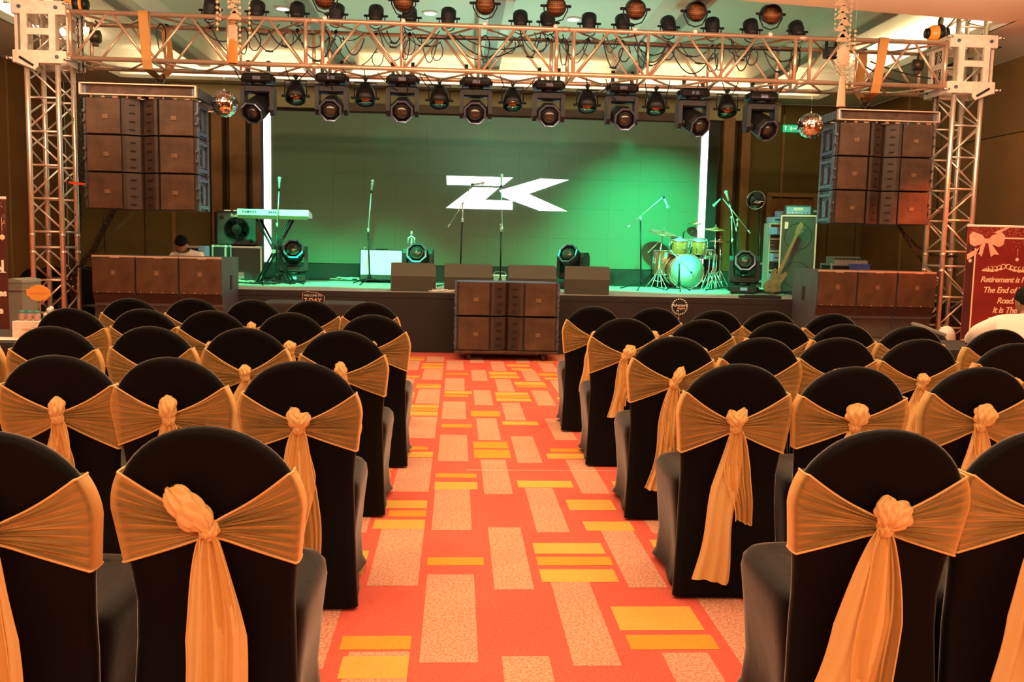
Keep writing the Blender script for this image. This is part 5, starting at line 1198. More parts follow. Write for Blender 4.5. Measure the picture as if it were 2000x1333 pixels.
# cable tangles on the deck
for i, (x0, y0, n_, mt_) in enumerate(((520, 552, 5, 'rubber'), (500, 558, 4, 'rubber'), (655, 548, 3, 'rubber'), (690, 549, 6, 'yellowish'), (1240, 556, 4, 'yellowish'), (1280, 560, 4, 'rubber'), (1380, 566, 5, 'rubber'), (1500, 570, 6, 'yellowish'), (1520, 577, 6, 'rubber'), (1470, 572, 4, 'rubber'), (1005, 566, 2, 'white'), (856, 571, 3, 'white'))):
    g_ = ground(x0, y0); m = MB()
    for k in range(n_):
        cx_, cy_ = rc.uniform(-.25, .25), rc.uniform(-.1, .3); A_, B_ = rc.uniform(.06, .2), rc.uniform(.04, .12); ph_1 = rc.uniform(0, 6)
        m.tube([(cx_+A_*cos(q+ph_1)+.03*q-.1, cy_+B_*sin(q*1.1+ph_1), .012+.006*k+.012*sin(q*2+k)**2) for q in [j*.5 for j in range(18)]], .007, 5)
    o = m.obj('floor_cables', mt_, loc=(g_.x, g_.y, STZ+.001)); o['kind'] = 'stuff'
    tag(o, 'loose tangle of %s cables on the stage deck %s' % ({'rubber': 'black', 'yellowish': 'pale', 'white': 'white'}[mt_], ['under the silver keyboard', 'at the keyboard microphone stand', 'left of the white amplifier', 'beside the white amplifier', 'left of the drum kit', 'before the bass drum', 'right of the bass drum', 'under the equipment rack', 'before the bass cabinet', 'beside the right floor light', 'behind the third wedge monitor', 'at the side of the first wedge monitor'][i]), 'cable')
m = MB(); m.tube([(x, y, STZ+.012) for x, y in [(SX0+1.6, 14.7), (-1.9, 14.85), (-1.2, 14.75), (0, 14.8), (1.3, 14.75), (2.4, 14.85), (3.2, 14.7)]], .010, 6); tag(m.obj('stage_cable', 'rubber'), 'long black cable lying along the foot of the screen plinth', 'cable')
m = MB(); m.box((0, 0, .02), (.55, .10, .035), bev=.008); m.box((0, 0, .04), (.4, .05, .01)); g_ = ground(1487, 584); tag(m.obj('power_strip', 'black', loc=(g_.x, g_.y+.06, STZ+.001)), 'flat black power strip at the front edge of the stage', 'power strip')

# ================================================================== AROUND THE STAGE
# cables and chains beside the left tower
def P3(L_): return [at(*q) for q in L_]
for L_, lb in (([(163, 170, 11.4), (160, 260, 11.45), (157, 350, 11.5), (150, 450, 11.5), (147, 530, 11.5), (152, 640, 11.5)], 'long dark chain hanging beside the left tower from the array frame'), ([(156, 300, 11.52), (152, 380, 11.52), (142, 470, 11.5), (140, 540, 11.45), (147, 650, 11.5)], 'second dark chain bundled against the foot of the left tower'),
               ([(228, 398, 11.3), (205, 440, 11.3), (180, 490, 11.4), (152, 522, 11.45)], 'chain slanting from under the left array to the left tower')):
    m = MB()
    for k in range(3): chain_mesh(m, [q+Vector((.02*(k-1), .02*k, 0)) for q in P3(L_)], .036, .006, .014)
    tag(m.obj('hanging_chain', 'chain'), lb, 'chain')
m = MB(); rb_ = random.Random(4); c0 = at(143, 530, 11.45)
for k in range(7): chain_mesh(m, [c0+Vector((rb_.uniform(-.08, .08), rb_.uniform(-.05, .05), .05-.0*k)), c0+Vector((rb_.uniform(-.05, .05), rb_.uniform(-.05, .05), -.35-.05*k)), c0+Vector((rb_.uniform(-.05, .07), rb_.uniform(-.05, .05), -.75))], .036, .006, .014)
o = m.obj('chain_bundle', 'chain'); tag(o, 'heap of chain bunched on the lower left tower', 'chain')
m = MB(); m.tube([at(150, 523, 11.4), at(185, 500, 11.4), at(225, 450, 11.9), at(262, 415, 12.4)], .010, 6); tag(m.obj('slack_rope', 'chain'), 'thin brown rope slanting behind the left array', 'rope')
m = MB(); m.tube([at(197, 396, 11.0), at(202, 430, 11.2), at(205, 492, 11.6)], .005, 5); tag(m.obj('signal_cable', 'stand_dark'), 'thin cable hanging straight from the left array to the subwoofers', 'cable')
for L_, lb in (([(1753, 440, 11.5), (1778, 480, 11.5), (1815, 530, 11.5), (1822, 536, 11.5)], 'chain slanting from the right array down to the right tower'), ([(1757, 445, 11.6), (1790, 480, 11.6), (1822, 500, 11.5), (1850, 497, 11.4)], 'second chain sagging from the right array to the tower'), ([(1865, 497, 11.1), (1864, 530, 11.1), (1862, 552, 11.1)], 'short chain tied round the right tower'), ([(1822, 497, 11.4), (1845, 502, 11.05), (1870, 500, 11.1)], 'chain wrapped across the right tower legs')):
    m = MB()
    for k in range(2): chain_mesh(m, [q+Vector((.02*k, .02*k, 0)) for q in P3(L_)], .036, .006, .014)
    tag(m.obj('hanging_chain', 'chain'), lb, 'chain')
m = MB(); m.box((0, 0, 0), (at(178, 360, 11.2).x-at(134, 356, 11.2).x, .004, .028)); a_ = at(156, 359, 11.15); o = m.obj('ratchet_strap', 'redtape', loc=(a_.x, a_.y, a_.z)); o.rotation_euler = (0, .10, 0); tag(o, 'red strap tying the left array to the left tower', 'strap')
m = MB(); m.tube([at(1813, 409, 11.1), at(1858, 408, 11.05)], .006, 5); m.tube([at(1858, 403, 11.05), at(1857, 418, 11.05)], .016, 6); tag(m.obj('tie_rope', 'rubber'), 'black rope tying the right array to the right tower', 'rope')
m = MB(); m.tube([at(1836, 200, 11.5), at(1840, 260, 11.5), at(1833, 330, 11.5), at(1830, 420, 11.5)], .010, 6); tag(m.obj('signal_cable', 'rubber'), 'black cable running down inside the right tower', 'cable')

# tables
def cloth_table(label, cx, cy, w_, d_, z, name='table', rnd=False):
    t = thing(name, label, 'table', (cx, cy, 0)); n_ = noise1(int(cx*10)+50)
    m = MB()
    def edge(k, N_):
        a = 2*pi*k/N_
        if rnd: return (w_/2*cos(a), d_/2*sin(a))
        e = .12; return (w_/2*abs(cos(a))**e*(1 if cos(a) > 0 else -1), d_/2*abs(sin(a))**e*(1 if sin(a) > 0 else -1))
    N_ = 72; vs = []
    for zz, g_ in ((z, 1.0), (z-.02, 1.004), (z*.5, 1.012), (.01, 1.02)):
        for k in range(N_):
            x, y = edge(k, N_); f_ = 1+(g_-1)*1+ (0 if zz > z-.03 else .018*sin(k*2*pi/6)*(1-zz/z)); vs.append((x*g_*f_, y*g_*f_, zz))
    m.add(vs, [(r*N_+k, (r+1)*N_+k, (r+1)*N_+(k+1) % N_, r*N_+(k+1) % N_) for r in range(3) for k in range(N_)]+[tuple(range(N_))], 0, False)
    m.obj('tablecloth', 'skirt', t)
    m = MB(); m.box((0, 0, z-.025), (w_*.9 if not rnd else w_*.6, d_*.9 if not rnd else d_*.6, .02)); m.obj('tabletop', 'wood_d', t); return t
a0, a1 = at(505, 595, 9.1), at(705, 600, 9.1)
cloth_table('long table under black cloth between the left chairs and the stage', (a0.x+a1.x)/2, 9.4, a1.x-a0.x, .6, at(600, 594, 9.1).z)
lt = at(25, 655, 5.75); LT = cloth_table('black clothed table with card box and jars at the left edge', lt.x-.38, 5.95, 1.15, .8, .745)
rtb = at(1870, 684, 6.2); cloth_table('black clothed table before the red banner at the right', rtb.x+.25, 6.75, 1.3, .75, .70)
# signs
def sign_stick(name, label, X, Y_, zc, shape, base_z, mt='signblack'):
    t = thing(name, label, 'sign', (X, Y_, base_z)); m = MB(); m.prism([(x, z+zc-base_z) for x, z in shape], -.004, .004); m.obj('board', mt, t)
    m = MB(); m.cyl((0, .008, .005), (0, .008, zc-base_z), .005, 6); m.lathe([(.05, 0), (.05, .012), (.01, .02)], n=16); m.obj('stick', 'wood', t); return t
s0 = at(611, 590, 9.3); W_ = .115; H_ = .10
sh = [(-W_, -H_), (W_, -H_), (W_+.01, .055), (.05, .09), (-.06, .105), (-W_+.01, .09)]
tz = at(600, 594, 9.1).z
sg = sign_stick('table_sign', 'black welcome sign with copper edge standing on the long black table', s0.x, 9.3, s0.z+.005, sh, tz+.001)
m = MB(); m.tube([(x*.93, -.006, z*.93+s0.z+.005-tz) for x, z in sh], .0018, 5, closed=True, cap=False); m.obj('border', 'copper', sg)
text('lettering', 'WELCOME TO', .027, 'paper', sg, (0, -.006, s0.z-tz+.062), ext=.001); text('lettering', '7 DAY', .062, 'copper', sg, (0, -.006, s0.z-tz+.012), ext=.001, bold=.001)
s0 = at(1327, 600, 7.4); circ = [(.062*cos(2*pi*k/28), .062*sin(2*pi*k/28)) for k in range(28)]
sg = sign_stick('round_sign', 'small round black sign with beaded edge on a stick behind the right chairs', s0.x, 7.4, s0.z, circ, .002)
for k in range(22): m = MB(); m.ball((.062*cos(2*pi*k/22), -.005, s0.z+.062*sin(2*pi*k/22)), .0062, 6); m.obj('bead', 'paper', sg)
text('lettering', 'Adventure', .030, 'paper', sg, (0, -.006, s0.z+.012), ext=.0008, shear=.4, bold=.0004); text('lettering', 'Begins', .026, 'copper', sg, (.012, -.006, s0.z-.012), ext=.0008, shear=.4, bold=.0004)
m = MB(); m.tube([(-.02, -.006, s0.z-.045), (-.02, -.006, s0.z-.03), (-.008, -.006, s0.z-.03), (-.008, -.006, s0.z-.045)], .003, 5); m.obj('motif', 'paper', sg)
s0 = at(76, 572, 5.9); sh = [(-.072, -.022), (-.06, -.022), (-.045, -.042), (-.015, -.05), (.015, -.05), (.045, -.042), (.06, -.022), (.072, -.022), (.068, .02), (.06, .02), (.045, .034), (.015, .048), (-.015, .048), (-.045, .034), (-.06, .02), (-.075, .02)]
sg = sign_stick('orange_sign', 'orange shaped card sign on a stick rising from the left table', s0.x, 5.9, s0.z, sh, .747, 'orange'); text('lettering', 'RETIREMENT', .019, 'copper', sg, (0, -.006, s0.z-.747), ext=.0008)
# things on the left table
z_ = .747
b0 = at(22, 640, 5.75); b1 = at(66, 640, 5.75); cb = thing('card_box', 'cream card box with drawer on the left table', 'box', ((b0.x+b1.x)/2, 5.85, z_)); MB().box((0, 0, .055), (b1.x-b0.x+.02, .14, .10), bev=.003).obj('carcass', 'card', cb); d_ = MB().box((0, -.072, .055), (b1.x-b0.x-.03, .008, .06)).obj('drawer', 'card', cb); MB().box((.01, -.078, .06), (.05, .006, .006)).obj('pull_slot', 'copper', d_)
for k in range(3):
    j = thing('jar', 'small clear jar with teal lid on the card box, %s of three' % ('left', 'middle', 'right')[k], 'jar', (b0.x+.02+.045*k, 5.85, z_+.107), group='jars with teal lids'); MB().lathe([(.018, 0), (.021, .01), (.021, .04), (.016, .046)], n=16).obj('glass_body', 'glass', j); MB().lathe([(.017, .046), (.018, .047), (.018, .058), (1e-4, .06)], n=16).obj('lid', 'teal', j); MB().lathe([(.014, .004), (.017, .01), (.016, .034), (1e-4, .036)], n=12).obj('contents', 'banner_pink', j)
pl = thing('flower_sprig', 'green leaves with white blooms behind the card box', 'plant', (b1.x+.02, 5.98, z_)); rp = random.Random(9)
for k in range(14):
    a = rp.uniform(0, 6.28); e = Vector((.07*cos(a), .05*sin(a), rp.uniform(.06, .15))); sd_ = Vector((-sin(a), cos(a), 0))*.018; mid = e*.55+Vector((0, 0, .04)); m = MB(); m.add([(0, 0, .01), mid+sd_, e, mid-sd_], [(0, 1, 2, 3)]); m.add([(0, 0, .008), mid+sd_-Vector((0, 0, .002)), e-Vector((0, 0, .002)), mid-sd_-Vector((0, 0, .002))], [(3, 2, 1, 0)]); m.obj('leaf', 'leaf', pl)
for k in range(4): m = MB(); m.ball((rp.uniform(-.05, .09), rp.uniform(-.03, .03), rp.uniform(.08, .18)), .018, 8); m.obj('bloom', 'white', pl)
m = MB(); m.add([(-.12, -.09, 0), (.12, -.07, 0), (.11, .08, .002), (-.10, .09, .002)], [(0, 1, 2, 3)]); m.add([(-.12, -.09, -.001), (.12, -.07, -.001), (.11, .08, .001), (-.10, .09, .001)], [(3, 2, 1, 0)]); tag(m.obj('paper_sheet', 'cream', loc=(lt.x-.05, 5.72, z_+.003)), 'loose cream sheet lying on the left table', 'paper')
# bin
p = at(41, 600, 8.9); bn = thing('waste_bin', 'tall grey plastic bin between the left banner and the left tower', 'bin', (p.x, 8.9, 0)); bt = at(40, 545, 8.9).z
m = MB(); vs = []
for zz, hx_, hy_ in ((.0, .075, .13), (bt-.10, .092, .17), (bt-.10, .102, .19), (bt-.03, .106, .195)):
    vs += [(-hx_, -hy_, zz), (hx_, -hy_, zz), (hx_, hy_, zz), (-hx_, hy_, zz)]
m.add(vs, [(3, 2, 1, 0)]+[(r*4+k, r*4+(k+1) % 4, r*4+4+(k+1) % 4, r*4+4+k) for r in range(3) for k in range(4)]+[(12, 13, 14, 15)]); m.obj('body', 'greybin', bn)
m = MB(); m.prism([(-.11, 0), (.11, 0), (.105, .025), (.0, .04), (-.105, .025)], -.2, .2, 'Y', M=Matrix.Translation((0, 0, bt-.03))); m.obj('lid', 'greybin', bn)
# dark chairs stacked behind the left tower
for k, (x, y, Yc) in enumerate(((72, 560, 12.7), (103, 560, 13.5), (165, 560, 12.6), (172, 550, 13.5))):
    p = at(x, y, Yc); c = thing('spare_chair', 'plain black covered chair standing behind the left tower, %s' % ('leftmost', 'second', 'third', 'rightmost')[k], 'chair', (p.x, Yc, 0), pi+.1*k, 'spare chairs behind the left tower')
    for me, pn_ in ((BACK, 'back_cover'), (SEAT, 'seat_cover')): o = bpy.data.objects.new(pn_, me); COL.objects.link(o); o.parent = c
# tilted floor monitor right of the right subwoofers
p = at(1845, 655, 8.6); t = thing('floor_monitor', 'grey topped floor monitor lying tilted beside the right subwoofers', 'speaker', (p.x, 9.3, .03), -.35, rot=(0, .35, -.2))
zz = at(1845, 640, 9.3).z
m = MB(); m.box((0, 0, zz-.17), (.30, .34, .26), bev=.02); m.obj('cabinet', 'black', t); MB().box((-.02, -.0, zz-.02), (.28, .33, .04), bev=.01).obj('top_panel', 'greybin', t); MB().box((0, 0, (zz-.32)/2), (.2, .24, zz-.32), bev=.01).obj('support_box', 'black', t)
m = MB()
for k in range(5): m.tube([(.08*cos(q+k)+.02*k-.02, -.2, zz-.1-.05*k+.06*sin(q*1.3+k)) for q in [j*.5 for j in range(14)]], .007, 5)
o = m.obj('cable_bunch', 'rubber', t); o['kind'] = 'stuff'
m = MB(); m.lathe([(.05, 0), (.075, .03), (.08, .10), (.05, .16), (1e-4, .17)], n=14); p = at(1877, 668, 9.4); b_ = thing('cloth_bundle', 'crumpled white bag tied at the foot of the right tower', 'bag', (p.x, 9.7, 0)); MB().box((0, 0, .19), (.2, .2, .38), bev=.02).obj('box', 'carton', b_); mm = MB(); mm.ball((0, 0, .48), .12, 14, sc=(.8, .8, 1.1)); mm.obj('bag', 'white', b_)

# banners
def banner(side):
    if side > 0:
        Yb = 8.5; tl_, bl_ = at(1893, 441, Yb), at(1883, 650, Yb); x0 = tl_.x-.01; W_ = .76; zt = tl_.z; cx = x0+W_/2
        t = thing('roll_up_banner', 'red retirement banner with pink bow and cream lettering at the right', 'banner', (cx, Yb, 0), -.0)
    else:
        Yb = 7.6; tr_ = at(10, 387, Yb); W_ = .85; zt = tr_.z; cx = tr_.x-W_/2
        t = thing('roll_up_banner', 'dark red banner with white lettering cut by the left edge', 'banner', (cx, Yb, 0))
    m = MB(); m.box((0, 0, zt/2+.02), (W_, .008, zt-.06)); m.obj('print', 'banner_red' if side > 0 else 'banner_dark', t)
    m = MB(); m.box((0, 0, .04), (W_+.04, .12, .07), bev=.01); m.obj('base', 'alu', t)
    m = MB(); m.box((0, 0, zt), (W_+.01, .022, .022), bev=.004); m.obj('top_rail', 'white', t)
    m = MB(); m.cyl((0, .02, .07), (0, .02, zt), .012, 8); m.obj('pole', 'alu', t)
    yy = -.0055
    if side > 0:
        m = MB(); m.box((-W_/2+.085, yy, zt/2-.06), (.014, .003, zt-.30)); m.box((.12, yy, zt-.11), (W_-.40, .003, .014)); m.obj('border_line', 'banner_cream', t)
        m = MB(); m.box((-W_/2+.04, yy+.0005, zt/2-.05), (.075, .002, zt-.22)); m.obj('side_strip', 'banner_dark', t)
        rg = random.Random(5); m = MB(); cy = zt-.14; bx_ = -W_/2+.19
        for k in range(420):
            x = rg.uniform(-W_/2+.02, W_/2-.02); z = zt-.015-abs(rg.gauss(0, .085)); s_ = rg.uniform(.0015, .0045); m.add([(x-s_, yy-.0002, z), (x, yy-.0002, z-s_), (x+s_, yy-.0002, z), (x, yy-.0002, z+s_)], [(0, 1, 2, 3)])
        o = m.obj('glitter_print', 'banner_gold', t); o['kind'] = 'stuff'
        def loopp(s_): return [(bx_, cy), (bx_+s_*.05, cy+.055), (bx_+s_*.14, cy+.085), (bx_+s_*.175, cy+.05), (bx_+s_*.165, cy-.03), (bx_+s_*.12, cy-.055), (bx_+s_*.05, cy-.03)]
        for s_ in (-1, 1): m = MB(); m.prism(loopp(s_), yy, yy-.003); m.obj('bow_loop', 'banner_pink', t)
        for pl_ in ([(bx_-.01, cy-.01), (bx_-.04, cy-.15), (bx_-.075, cy-.12), (bx_-.10, cy-.13), (bx_-.05, cy-.03)], [(bx_+.01, cy-.01), (bx_+.05, cy-.15), (bx_+.08, cy-.125), (bx_+.13, cy-.13), (bx_+.05, cy-.03)], [(bx_-.06, cy-.06), (bx_-.185, cy-.13), (bx_-.18, cy-.18), (bx_-.07, cy-.11)], [(bx_+.10, cy+.07), (bx_+.24, cy+.14), (bx_+.20, cy+.14), (bx_+.06, cy+.08)]):
            m = MB(); m.prism(pl_, yy-.0002, yy-.002); m.obj('bow_tail', 'banner_pink', t)
        m = MB(); m.box((bx_, yy-.004, cy), (.035, .003, .045)); m.obj('bow_knot', 'banner_pink', t)
        fx = .015
        for s_ in (-1, 1):
            for k in range(5):
                r_ = .030-.003*k; ox = fx+s_*(.022+.040*k); oz = zt-.395+(.012, .0, -.006, -.004, .0)[k]; m = MB(); m.tube([(ox+s_*r_*(1-q*.1)*cos(q+.4*k), yy-.0008, oz+r_*(1-q*.1)*sin(q+.4*k)) for q in [j*.5 for j in range(11)]], [.002+.0007*j for j in range(6)]+[.0055-.0007*j for j in range(5)], 5); m.obj('scroll_ornament', 'banner_cream', t)
                m = MB(); m.prism([(ox, oz-.02), (ox+s_*.03, oz-.005), (ox+s_*.055, oz-.028), (ox+s_*.025, oz-.032)], yy, yy-.0015); m.obj('scroll_leaf', 'banner_cream', t)
        for s_, z, sz in (('Retirement is Not', zt-.505, .077), ('The End of The', zt-.605, .080), ('Road.', zt-.705, .080), ('It Is The', zt-.795, .080), ('Beginning of', zt-.895, .077), ('New Life', zt-.99, .077)):
            text('lettering', s_, sz, 'banner_cream', t, (fx+.02, yy-.001, z), ext=.001, bold=.0012, shear=.28, space=.92)
        for x, z in ((.12, zt-.31), (-.34, zt-.33)): m = MB(); m.ball((x, yy-.002, z), .018, 8, sc=(1, .1, 1)); m.tube([(x, yy-.001, z+.02), (x, yy-.001, z+.10)], .0015, 4); m.obj('bauble_print', 'banner_cream', t)
    else:
        rg = random.Random(6); m = MB()
        for k in range(300):
            x = rg.uniform(-W_/2+.02, W_/2-.005); z = zt-.015-abs(rg.gauss(0, .16)); s_ = rg.uniform(.002, .006); m.add([(x-s_, yy-.0002, z), (x, yy-.0002, z-s_), (x+s_, yy-.0002, z), (x, yy-.0002, z+s_)], [(0, 1, 2, 3)])
        o = m.obj('glitter_print', 'banner_gold', t); o['kind'] = 'stuff'
        m = MB(); m.ball((W_/2-.03, yy-.002, zt-.31), .022, 10, sc=(1, .1, 1)); m.tube([(W_/2-.03, yy-.001, zt-.15), (W_/2-.03, yy-.001, zt-.29)], .0015, 4); m.obj('bauble_print', 'banner_cream', t)
        for s_, z, sz in (('FUN', at(5, 521, Yb).z, .13), ('goes', at(5, 573, Yb).z, .075), ('life', at(5, 607, Yb).z, .075)):
            xr = {'FUN': at(10, 520, Yb).x-cx, 'goes': at(14, 573, Yb).x-cx, 'life': at(7, 607, Yb).x-cx}[s_]
            text('lettering', {'FUN': 'N', 'goes': 'hes', 'life': 'fe'}[s_], sz, 'paper', t, (xr, yy-.001, z), ext=.001, bold=.003, align='RIGHT')
        m = MB(); m.box((W_/2-.06, yy, at(5, 532, Yb).z), (.10, .003, .006)); m.obj('border_line', 'paper', t)
    return t
banner(1); banner(-1)

# hanging garlands
def garland(cx_px, Y_, items, label, discs):
    t0 = at(cx_px, 0, Y_); t = thing('hanging_garland', label, 'garland', (t0.x, Y_, ZC-.0)); o0 = Vector((t0.x, Y_, ZC))
    for dx, y0, y1, step, r in discs:
        X_ = at(cx_px+dx, y0, Y_).x-t0.x; za = at(cx_px, y0, Y_).z-ZC; zb_ = at(cx_px, y1, Y_).z-ZC
        m = MB(); m.cyl((X_, 0, 0), (X_, 0, zb_), .0012, 4); m.obj('string', 'white', t)
        dz_ = step/F*Y_; k = 0; z = za if y0 > 0 else -.05
        while z > zb_:
            m = MB(); T = Matrix.Translation((X_, 0, z)) @ Matrix.Rotation(random.uniform(-.8, .8), 4, 'Z'); m.lathe([(1e-4, -.002), (r, -.001), (r, .001), (1e-4, .002)], axis='Y', n=10, M=T); m.obj('shell_disc', 'pearl', t); z -= dz_
    for kind, y, s_, dx in items:
        z = at(cx_px+dx, y, Y_).z-ZC; X_ = at(cx_px+dx, y, Y_).x-t0.x
        if kind == 'tri': m = MB(); q = s_/F*Y_; m.prism([(X_-q, z-q*.45), (X_+q, z-q*.45), (X_+q*.1, z+q*.8), (X_-q*.1, z+q*.8)], -.006, .006, M=Matrix.Rotation(0, 4, 'Z')); m.obj('paper_triangle', 'tassel_w', t)
        if kind == 'oval':
            q = s_/F*Y_; m = MB(); m.lathe([(1e-4, -.012), (q*.8, -.010), (q, -.004), (q, .004), (q*.8, .010), (1e-4, .012)], axis='Y', n=24, M=Matrix.Translation((X_, 0, z)) @ Matrix.Diagonal((1, 1, 1.6, 1))); m.obj('oval_medallion', 'pearl', t)
            for k in range(20): a = 2*pi*k/20; m = MB(); m.ball((X_+q*1.0*cos(a), -.006, z+q*1.6*sin(a)), .0075, 6); m.obj('bead', 'tassel_w', t)
        if kind == 'box': q = s_/F*Y_; m = MB(); m.box((X_, 0, z), (q*2, q*1.6, q*4.2), bev=.003); m.obj('tassel_cap', 'tassel_w', t)
        if kind == 'rings':
            for k in range(5): m = MB(); m.lathe([(s_/F*Y_, -.004), (s_/F*Y_*1.1, 0), (s_/F*Y_, .004)], (X_, 0, z+.02*k), n=12); m.obj('tassel_ring', 'orange' if cx_px < 1000 else 'tassel_w', t)
        if kind in ('tassel', 'tasselw'):
            y_top, y_bot, w0, w1 = s_; za = at(cx_px, y_top, Y_).z-ZC; zb_ = at(cx_px, y_bot, Y_).z-ZC; q0, q1 = w0/F*Y_, w1/F*Y_
            N_ = 40
            m = MB(); m.grid(lambda u, v: (X_+(q0+(q1-q0)*v**.7)*(1+.06*(int(u*N_) % 2))*cos(2*pi*u), (q0+(q1-q0)*v**.7)*(1+.06*(int(u*N_) % 2))*sin(2*pi*u), za+(zb_-za)*v), N_, 5); m.obj('tassel', 'tassel' if kind == 'tassel' else 'tassel_w', t)
    return t
garland(1645, 7.8, [('tri', y, 12, (-2, 3, 0, 4)[i % 4]) for i, y in enumerate((6, 20, 32, 44, 56, 68, 76))]+[('oval', 110, 12.5, 2), ('rings', 146, 4, 1), ('tasselw', 140, (148, 209, 4, 8), 1)], 'cream garland with paper triangles, oval medallion and tassel before the right truss', [(-12, 10, 60, 9, .010), (19, 0, 175, 9, .012), (26, 60, 168, 8, .011), (13, 95, 170, 9, .011), (-9, 100, 150, 9, .009)])
garland(457, 7.8, [('tri', y, 9, (2, -3)[i % 2]) for i, y in enumerate([2, 12, 22])]+[('tri', 32, 12.5, 1), ('box', 66, 7, -2), ('rings', 58, 4.5, -2), ('tassel', 100, (78, 124, 7, 8.5), -2)], 'cream garland with triangle and orange tassel before the left truss', [(-33, 5, 65, 10, .013), (-11, 0, 18, 10, .013), (11, 0, 92, 10, .013), (30, 0, 82, 9, .011), (-27, 20, 40, 9, .01)])

# ================================================================== PEOPLE
def skin_body(name, joints, edges, mt, parent, lvl=2, root=0):
    me = bpy.data.meshes.new(name+'_skel'); me.from_pydata([j[0] for j in joints], edges, []); o = bpy.data.objects.new(name+'_skel', me); COL.objects.link(o)
    md = o.modifiers.new('s', 'SKIN'); md.use_smooth_shade = True
    if not me.skin_vertices: 
        bpy.context.view_layer.objects.active = o
    sv = me.skin_vertices[0].data if me.skin_vertices else None
    if sv is None: return None
    for i, j in enumerate(joints): sv[i].radius = (j[1], j[2] if len(j) > 2 else j[1]); sv[i].use_root = (i == root)
    sb = o.modifiers.new('b', 'SUBSURF'); sb.levels = lvl; sb.render_levels = lvl
    dg = bpy.context.evaluated_depsgraph_get(); dg.update(); res = bpy.data.meshes.new_from_object(o.evaluated_get(dg)); res.name = name
    bpy.data.objects.remove(o); res.materials.clear(); res.materials.append(K[mt])
    for p_ in res.polygons: p_.use_smooth = True
    r = bpy.data.objects.new(name, res); COL.objects.link(r)
    if parent: r.parent = parent
    return r
def head(parent, c, R_, rot, name='head'):
    T = Matrix.Translation(c) @ rot
    m = MB()
    prof = []
    def fn(u, v):
        a, th = 2*pi*u, pi*v; x, y, z = sin(th)*cos(a), sin(th)*sin(a), cos(th)
        # front is -y
        jaw = max(0, -z); x *= (1-.30*jaw*jaw); y *= (1-.10*jaw) ; y2 = y*1.12
        nose = .30*max(0, 1-((x/.16)**2)) * max(0, 1-((z+.22)/.26)**2) if y < -.2 and abs(x) < .16 and abs(z+.22) < .26 else 0
        eye = -.07*sum(max(0, 1-(((x-s_*.33)/.17)**2+((z-.02)/.12)**2)) for s_ in (-1, 1)) if y < -.2 else 0
        lip = .05*max(0, 1-(x/.25)**2)*max(0, 1-((z+.62)/.07)**2) if y < -.1 and abs(x) < .25 and abs(z+.62) < .07 else 0
        return T @ Vector((x*R_*.80, (y2-nose-eye*-1*-1-lip)*R_*.95, z*R_*1.18))
    m.grid(fn, 32, 26); h = m.obj(name, 'skin', parent)
    for s_ in (-1, 1): m = MB(); m.ball((0, 0, 0), R_*.2, 10, sc=(.35, .8, 1.3), M=T @ Matrix.Translation((s_*R_*.80, R_*.08, -R_*.05))); m.obj('ear', 'skin', h)
    for s_ in (-1, 1): m = MB(); m.ball((0, 0, 0), R_*.10, 8, sc=(1.3, .6, .7), M=T @ Matrix.Translation((s_*R_*.30, -R_*.90, R_*.04))); m.obj('eye', 'white', h)
    m = MB(); rh = random.Random(2)
    def fh(u, v):
        a, th = 2*pi*u, pi*.62*v; x, y, z = sin(th)*cos(a), sin(th)*sin(a), cos(th); back = max(0, y)
        th2 = pi*(.36+.30*max(0, min(1, y+.4)))*v; x, y, z = sin(th2)*cos(a), sin(th2)*sin(a), cos(th2); bmp = 1+.025*sin(a*17+v*9)+.02*sin(a*7-v*14)
        return T @ Vector((x*R_*.88*bmp, (y*1.12+.03)*R_*1.0*bmp, z*R_*1.30*bmp))
    m.grid(fh, 40, 14); m.obj('hair', 'hair', h)
    return h
def hand(parent, wrist, d, side, up=(0, 0, 1), mt='skin'):
    d = Vector(d).normalized(); upv = Vector(up); sdv = d.cross(upv).normalized()*side; upv = sdv.cross(d).normalized()
    W0 = Vector(wrist); j = [(W0, .022, .018), (W0+d*.05, .034, .015), (W0+d*.085, .038, .014)]; e = [(0, 1), (1, 2)]
    palm = skin_body('hand', [(tuple(p[0]), p[1], p[2]) for p in j], e, mt, parent, 1)
    for k, (o_, L_) in enumerate(((-.028, .065), (-.010, .075), (.010, .070), (.027, .055))):
        a = W0+d*.08+sdv*o_; b = a+d*L_*.5-upv*.008; c = b+d*L_*.4-upv*.022; m = MB(); m.tube([a-d*.015, a, b, c, c+d*.004-upv*.003], [.009, .009, .0085, .007, .003], 7); m.obj('finger', mt, palm)
    a = W0+d*.03-sdv*.025; m = MB(); m.tube([a, a-sdv*.025+d*.025, a-sdv*.030+d*.055-upv*.01], [.012, .010, .006], 7); m.obj('thumb', mt, palm); return palm
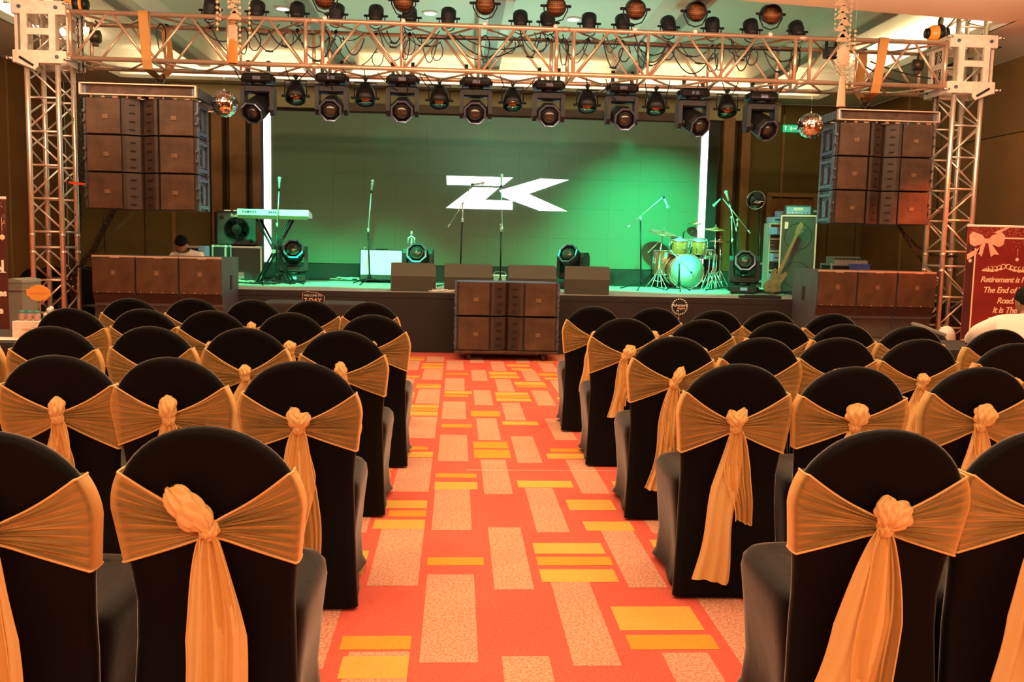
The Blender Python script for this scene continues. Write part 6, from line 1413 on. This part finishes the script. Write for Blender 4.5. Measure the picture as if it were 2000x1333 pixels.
# person in white leaning over the right table, back turned
hipc = at(1925, 690, 6.05); px0_ = thing('person', 'person in white shirt and trousers seated with back turned, leaning on the right table', 'person', (hipc.x+.035, 5.98, 0), 0)
sx_ = .08
J = [((.08, .0, .47), .145, .13), ((.11, .04, .60), .135, .12), ((.17, .10, .75), .145, .115), ((.27, .17, .885), .14, .095), ((.33, .22, .945), .06, .055),
     ((.12, .22, .90), .072), ((.01, .26, .85), .058), ((.07, .47, .760), .042),
     ((.46, .14, .87), .068), ((.53, .28, .78), .054), ((.45, .48, .760), .042),
     ((-.13, .10, .46), .10, .09), ((-.16, .48, .50), .075), ((-.16, .50, .10), .05), ((.16, .08, .46), .10, .09), ((.22, .46, .50), .075), ((.22, .48, .10), .05)]
E_ = [(0, 1), (1, 2), (2, 3), (3, 4), (3, 5), (5, 6), (6, 7), (3, 8), (8, 9), (9, 10), (0, 11), (11, 12), (12, 13), (0, 14), (14, 15), (15, 16)]
bd = skin_body('white_clothes', J, E_, 'shirt', px0_, 2, 0)
nk = MB(); nk.tube([(.325, .21, .92), (.36, .25, .985)], [.055, .05], 12); nk.obj('neck', 'skin', px0_)
head(px0_, (.385, .29, 1.055), .098, Matrix.Rotation(pi, 4, 'Z') @ Matrix.Rotation(.45, 4, 'X'))
hand(px0_, (.08, .49, .755), (.5, .7, 0), 1); hand(px0_, (.43, .50, .755), (-.5, .7, 0), -1)
for sx in (-.16, .22): m = MB(); m.box((sx, .54, .04), (.09, .26, .075), bev=.03); m.obj('shoe', 'black', px0_)
stl = thing('stool', 'plain black stool under the person in white', 'stool', (hipc.x+.115, 5.98, 0)); m = MB(); m.lathe([(.15, .32), (.16, .33), (.16, .35), (1e-4, .352)], n=20); m.obj('seat', 'black', stl)
for k in range(4): m = MB(); a = pi/4+k*pi/2; m.cyl((.09*cos(a), .09*sin(a), .32), (.14*cos(a), .14*sin(a), .003), .012, 8); m.obj('leg', 'blackm', stl)
# person bowed behind the left subwoofers
hp_ = at(346, 485, 12.35); K['shirt2'] = K['shirt']
# stands on the floor in front of the stage side, seated low
p2 = thing('person', 'dark haired person in white shirt with bowed head behind the left subwoofers', 'person', (hp_.x+.08, 12.55, STZ))
dz2 = hp_.z-STZ+.03
J = [((0, .12, .10), .14, .13), ((0, .10, .20), .13, .11), ((-.01, .02, dz2-.16), .15, .10), ((-.03, -.04, dz2-.07), .07, .06), ((-.19, .0, dz2-.13), .06), ((-.24, -.12, dz2-.26), .045), ((-.10, -.22, dz2-.28), .035), ((.17, .0, dz2-.13), .06), ((.23, -.12, dz2-.26), .045), ((.10, -.22, dz2-.28), .035),
     ((-.12, .02, .10), .09), ((-.25, -.22, .13), .06), ((.0, -.26, .06), .045), ((.12, .02, .10), .09), ((.25, -.2, .13), .06), ((.03, -.18, .06), .045)]
E_ = [(0, 1), (1, 2), (2, 3), (2, 4), (4, 5), (5, 6), (2, 7), (7, 8), (8, 9), (0, 10), (10, 11), (11, 12), (0, 13), (13, 14), (14, 15)]
skin_body('white_clothes', J, E_, 'shirt', p2, 2, 0)
head(p2, (-.06, -.08, dz2+.02), .10, Matrix.Rotation(.2, 4, 'Z') @ Matrix.Rotation(.75, 4, 'X'))
hand(p2, (-.09, -.24, dz2-.28), (.6, -.5, -.1), 1); hand(p2, (.09, -.24, dz2-.28), (-.6, -.5, -.1), -1)
# cream bag on a chair back
b_ = at(1556, 627, 6.3); t = thing('cream_bag', 'small open cream bag hung among the right chairs near the stage', 'bag', (b_.x, 6.95, 0)); zb_ = at(1556, 628, 6.95).z
m = MB(); m.grid(lambda u, v: ((.065+.02*v)*cos(2*pi*u), (.04+.015*v)*sin(2*pi*u), zb_-.07+.09*v+.012*sin(4*pi*u)*v), 24, 4); m.obj('pouch', 'cream', t); m = MB(); m.lathe([(.02, 0), (.02, zb_-.07), (.075, zb_-.065)], n=12); m.obj('stand_post', 'blackmatte', t)
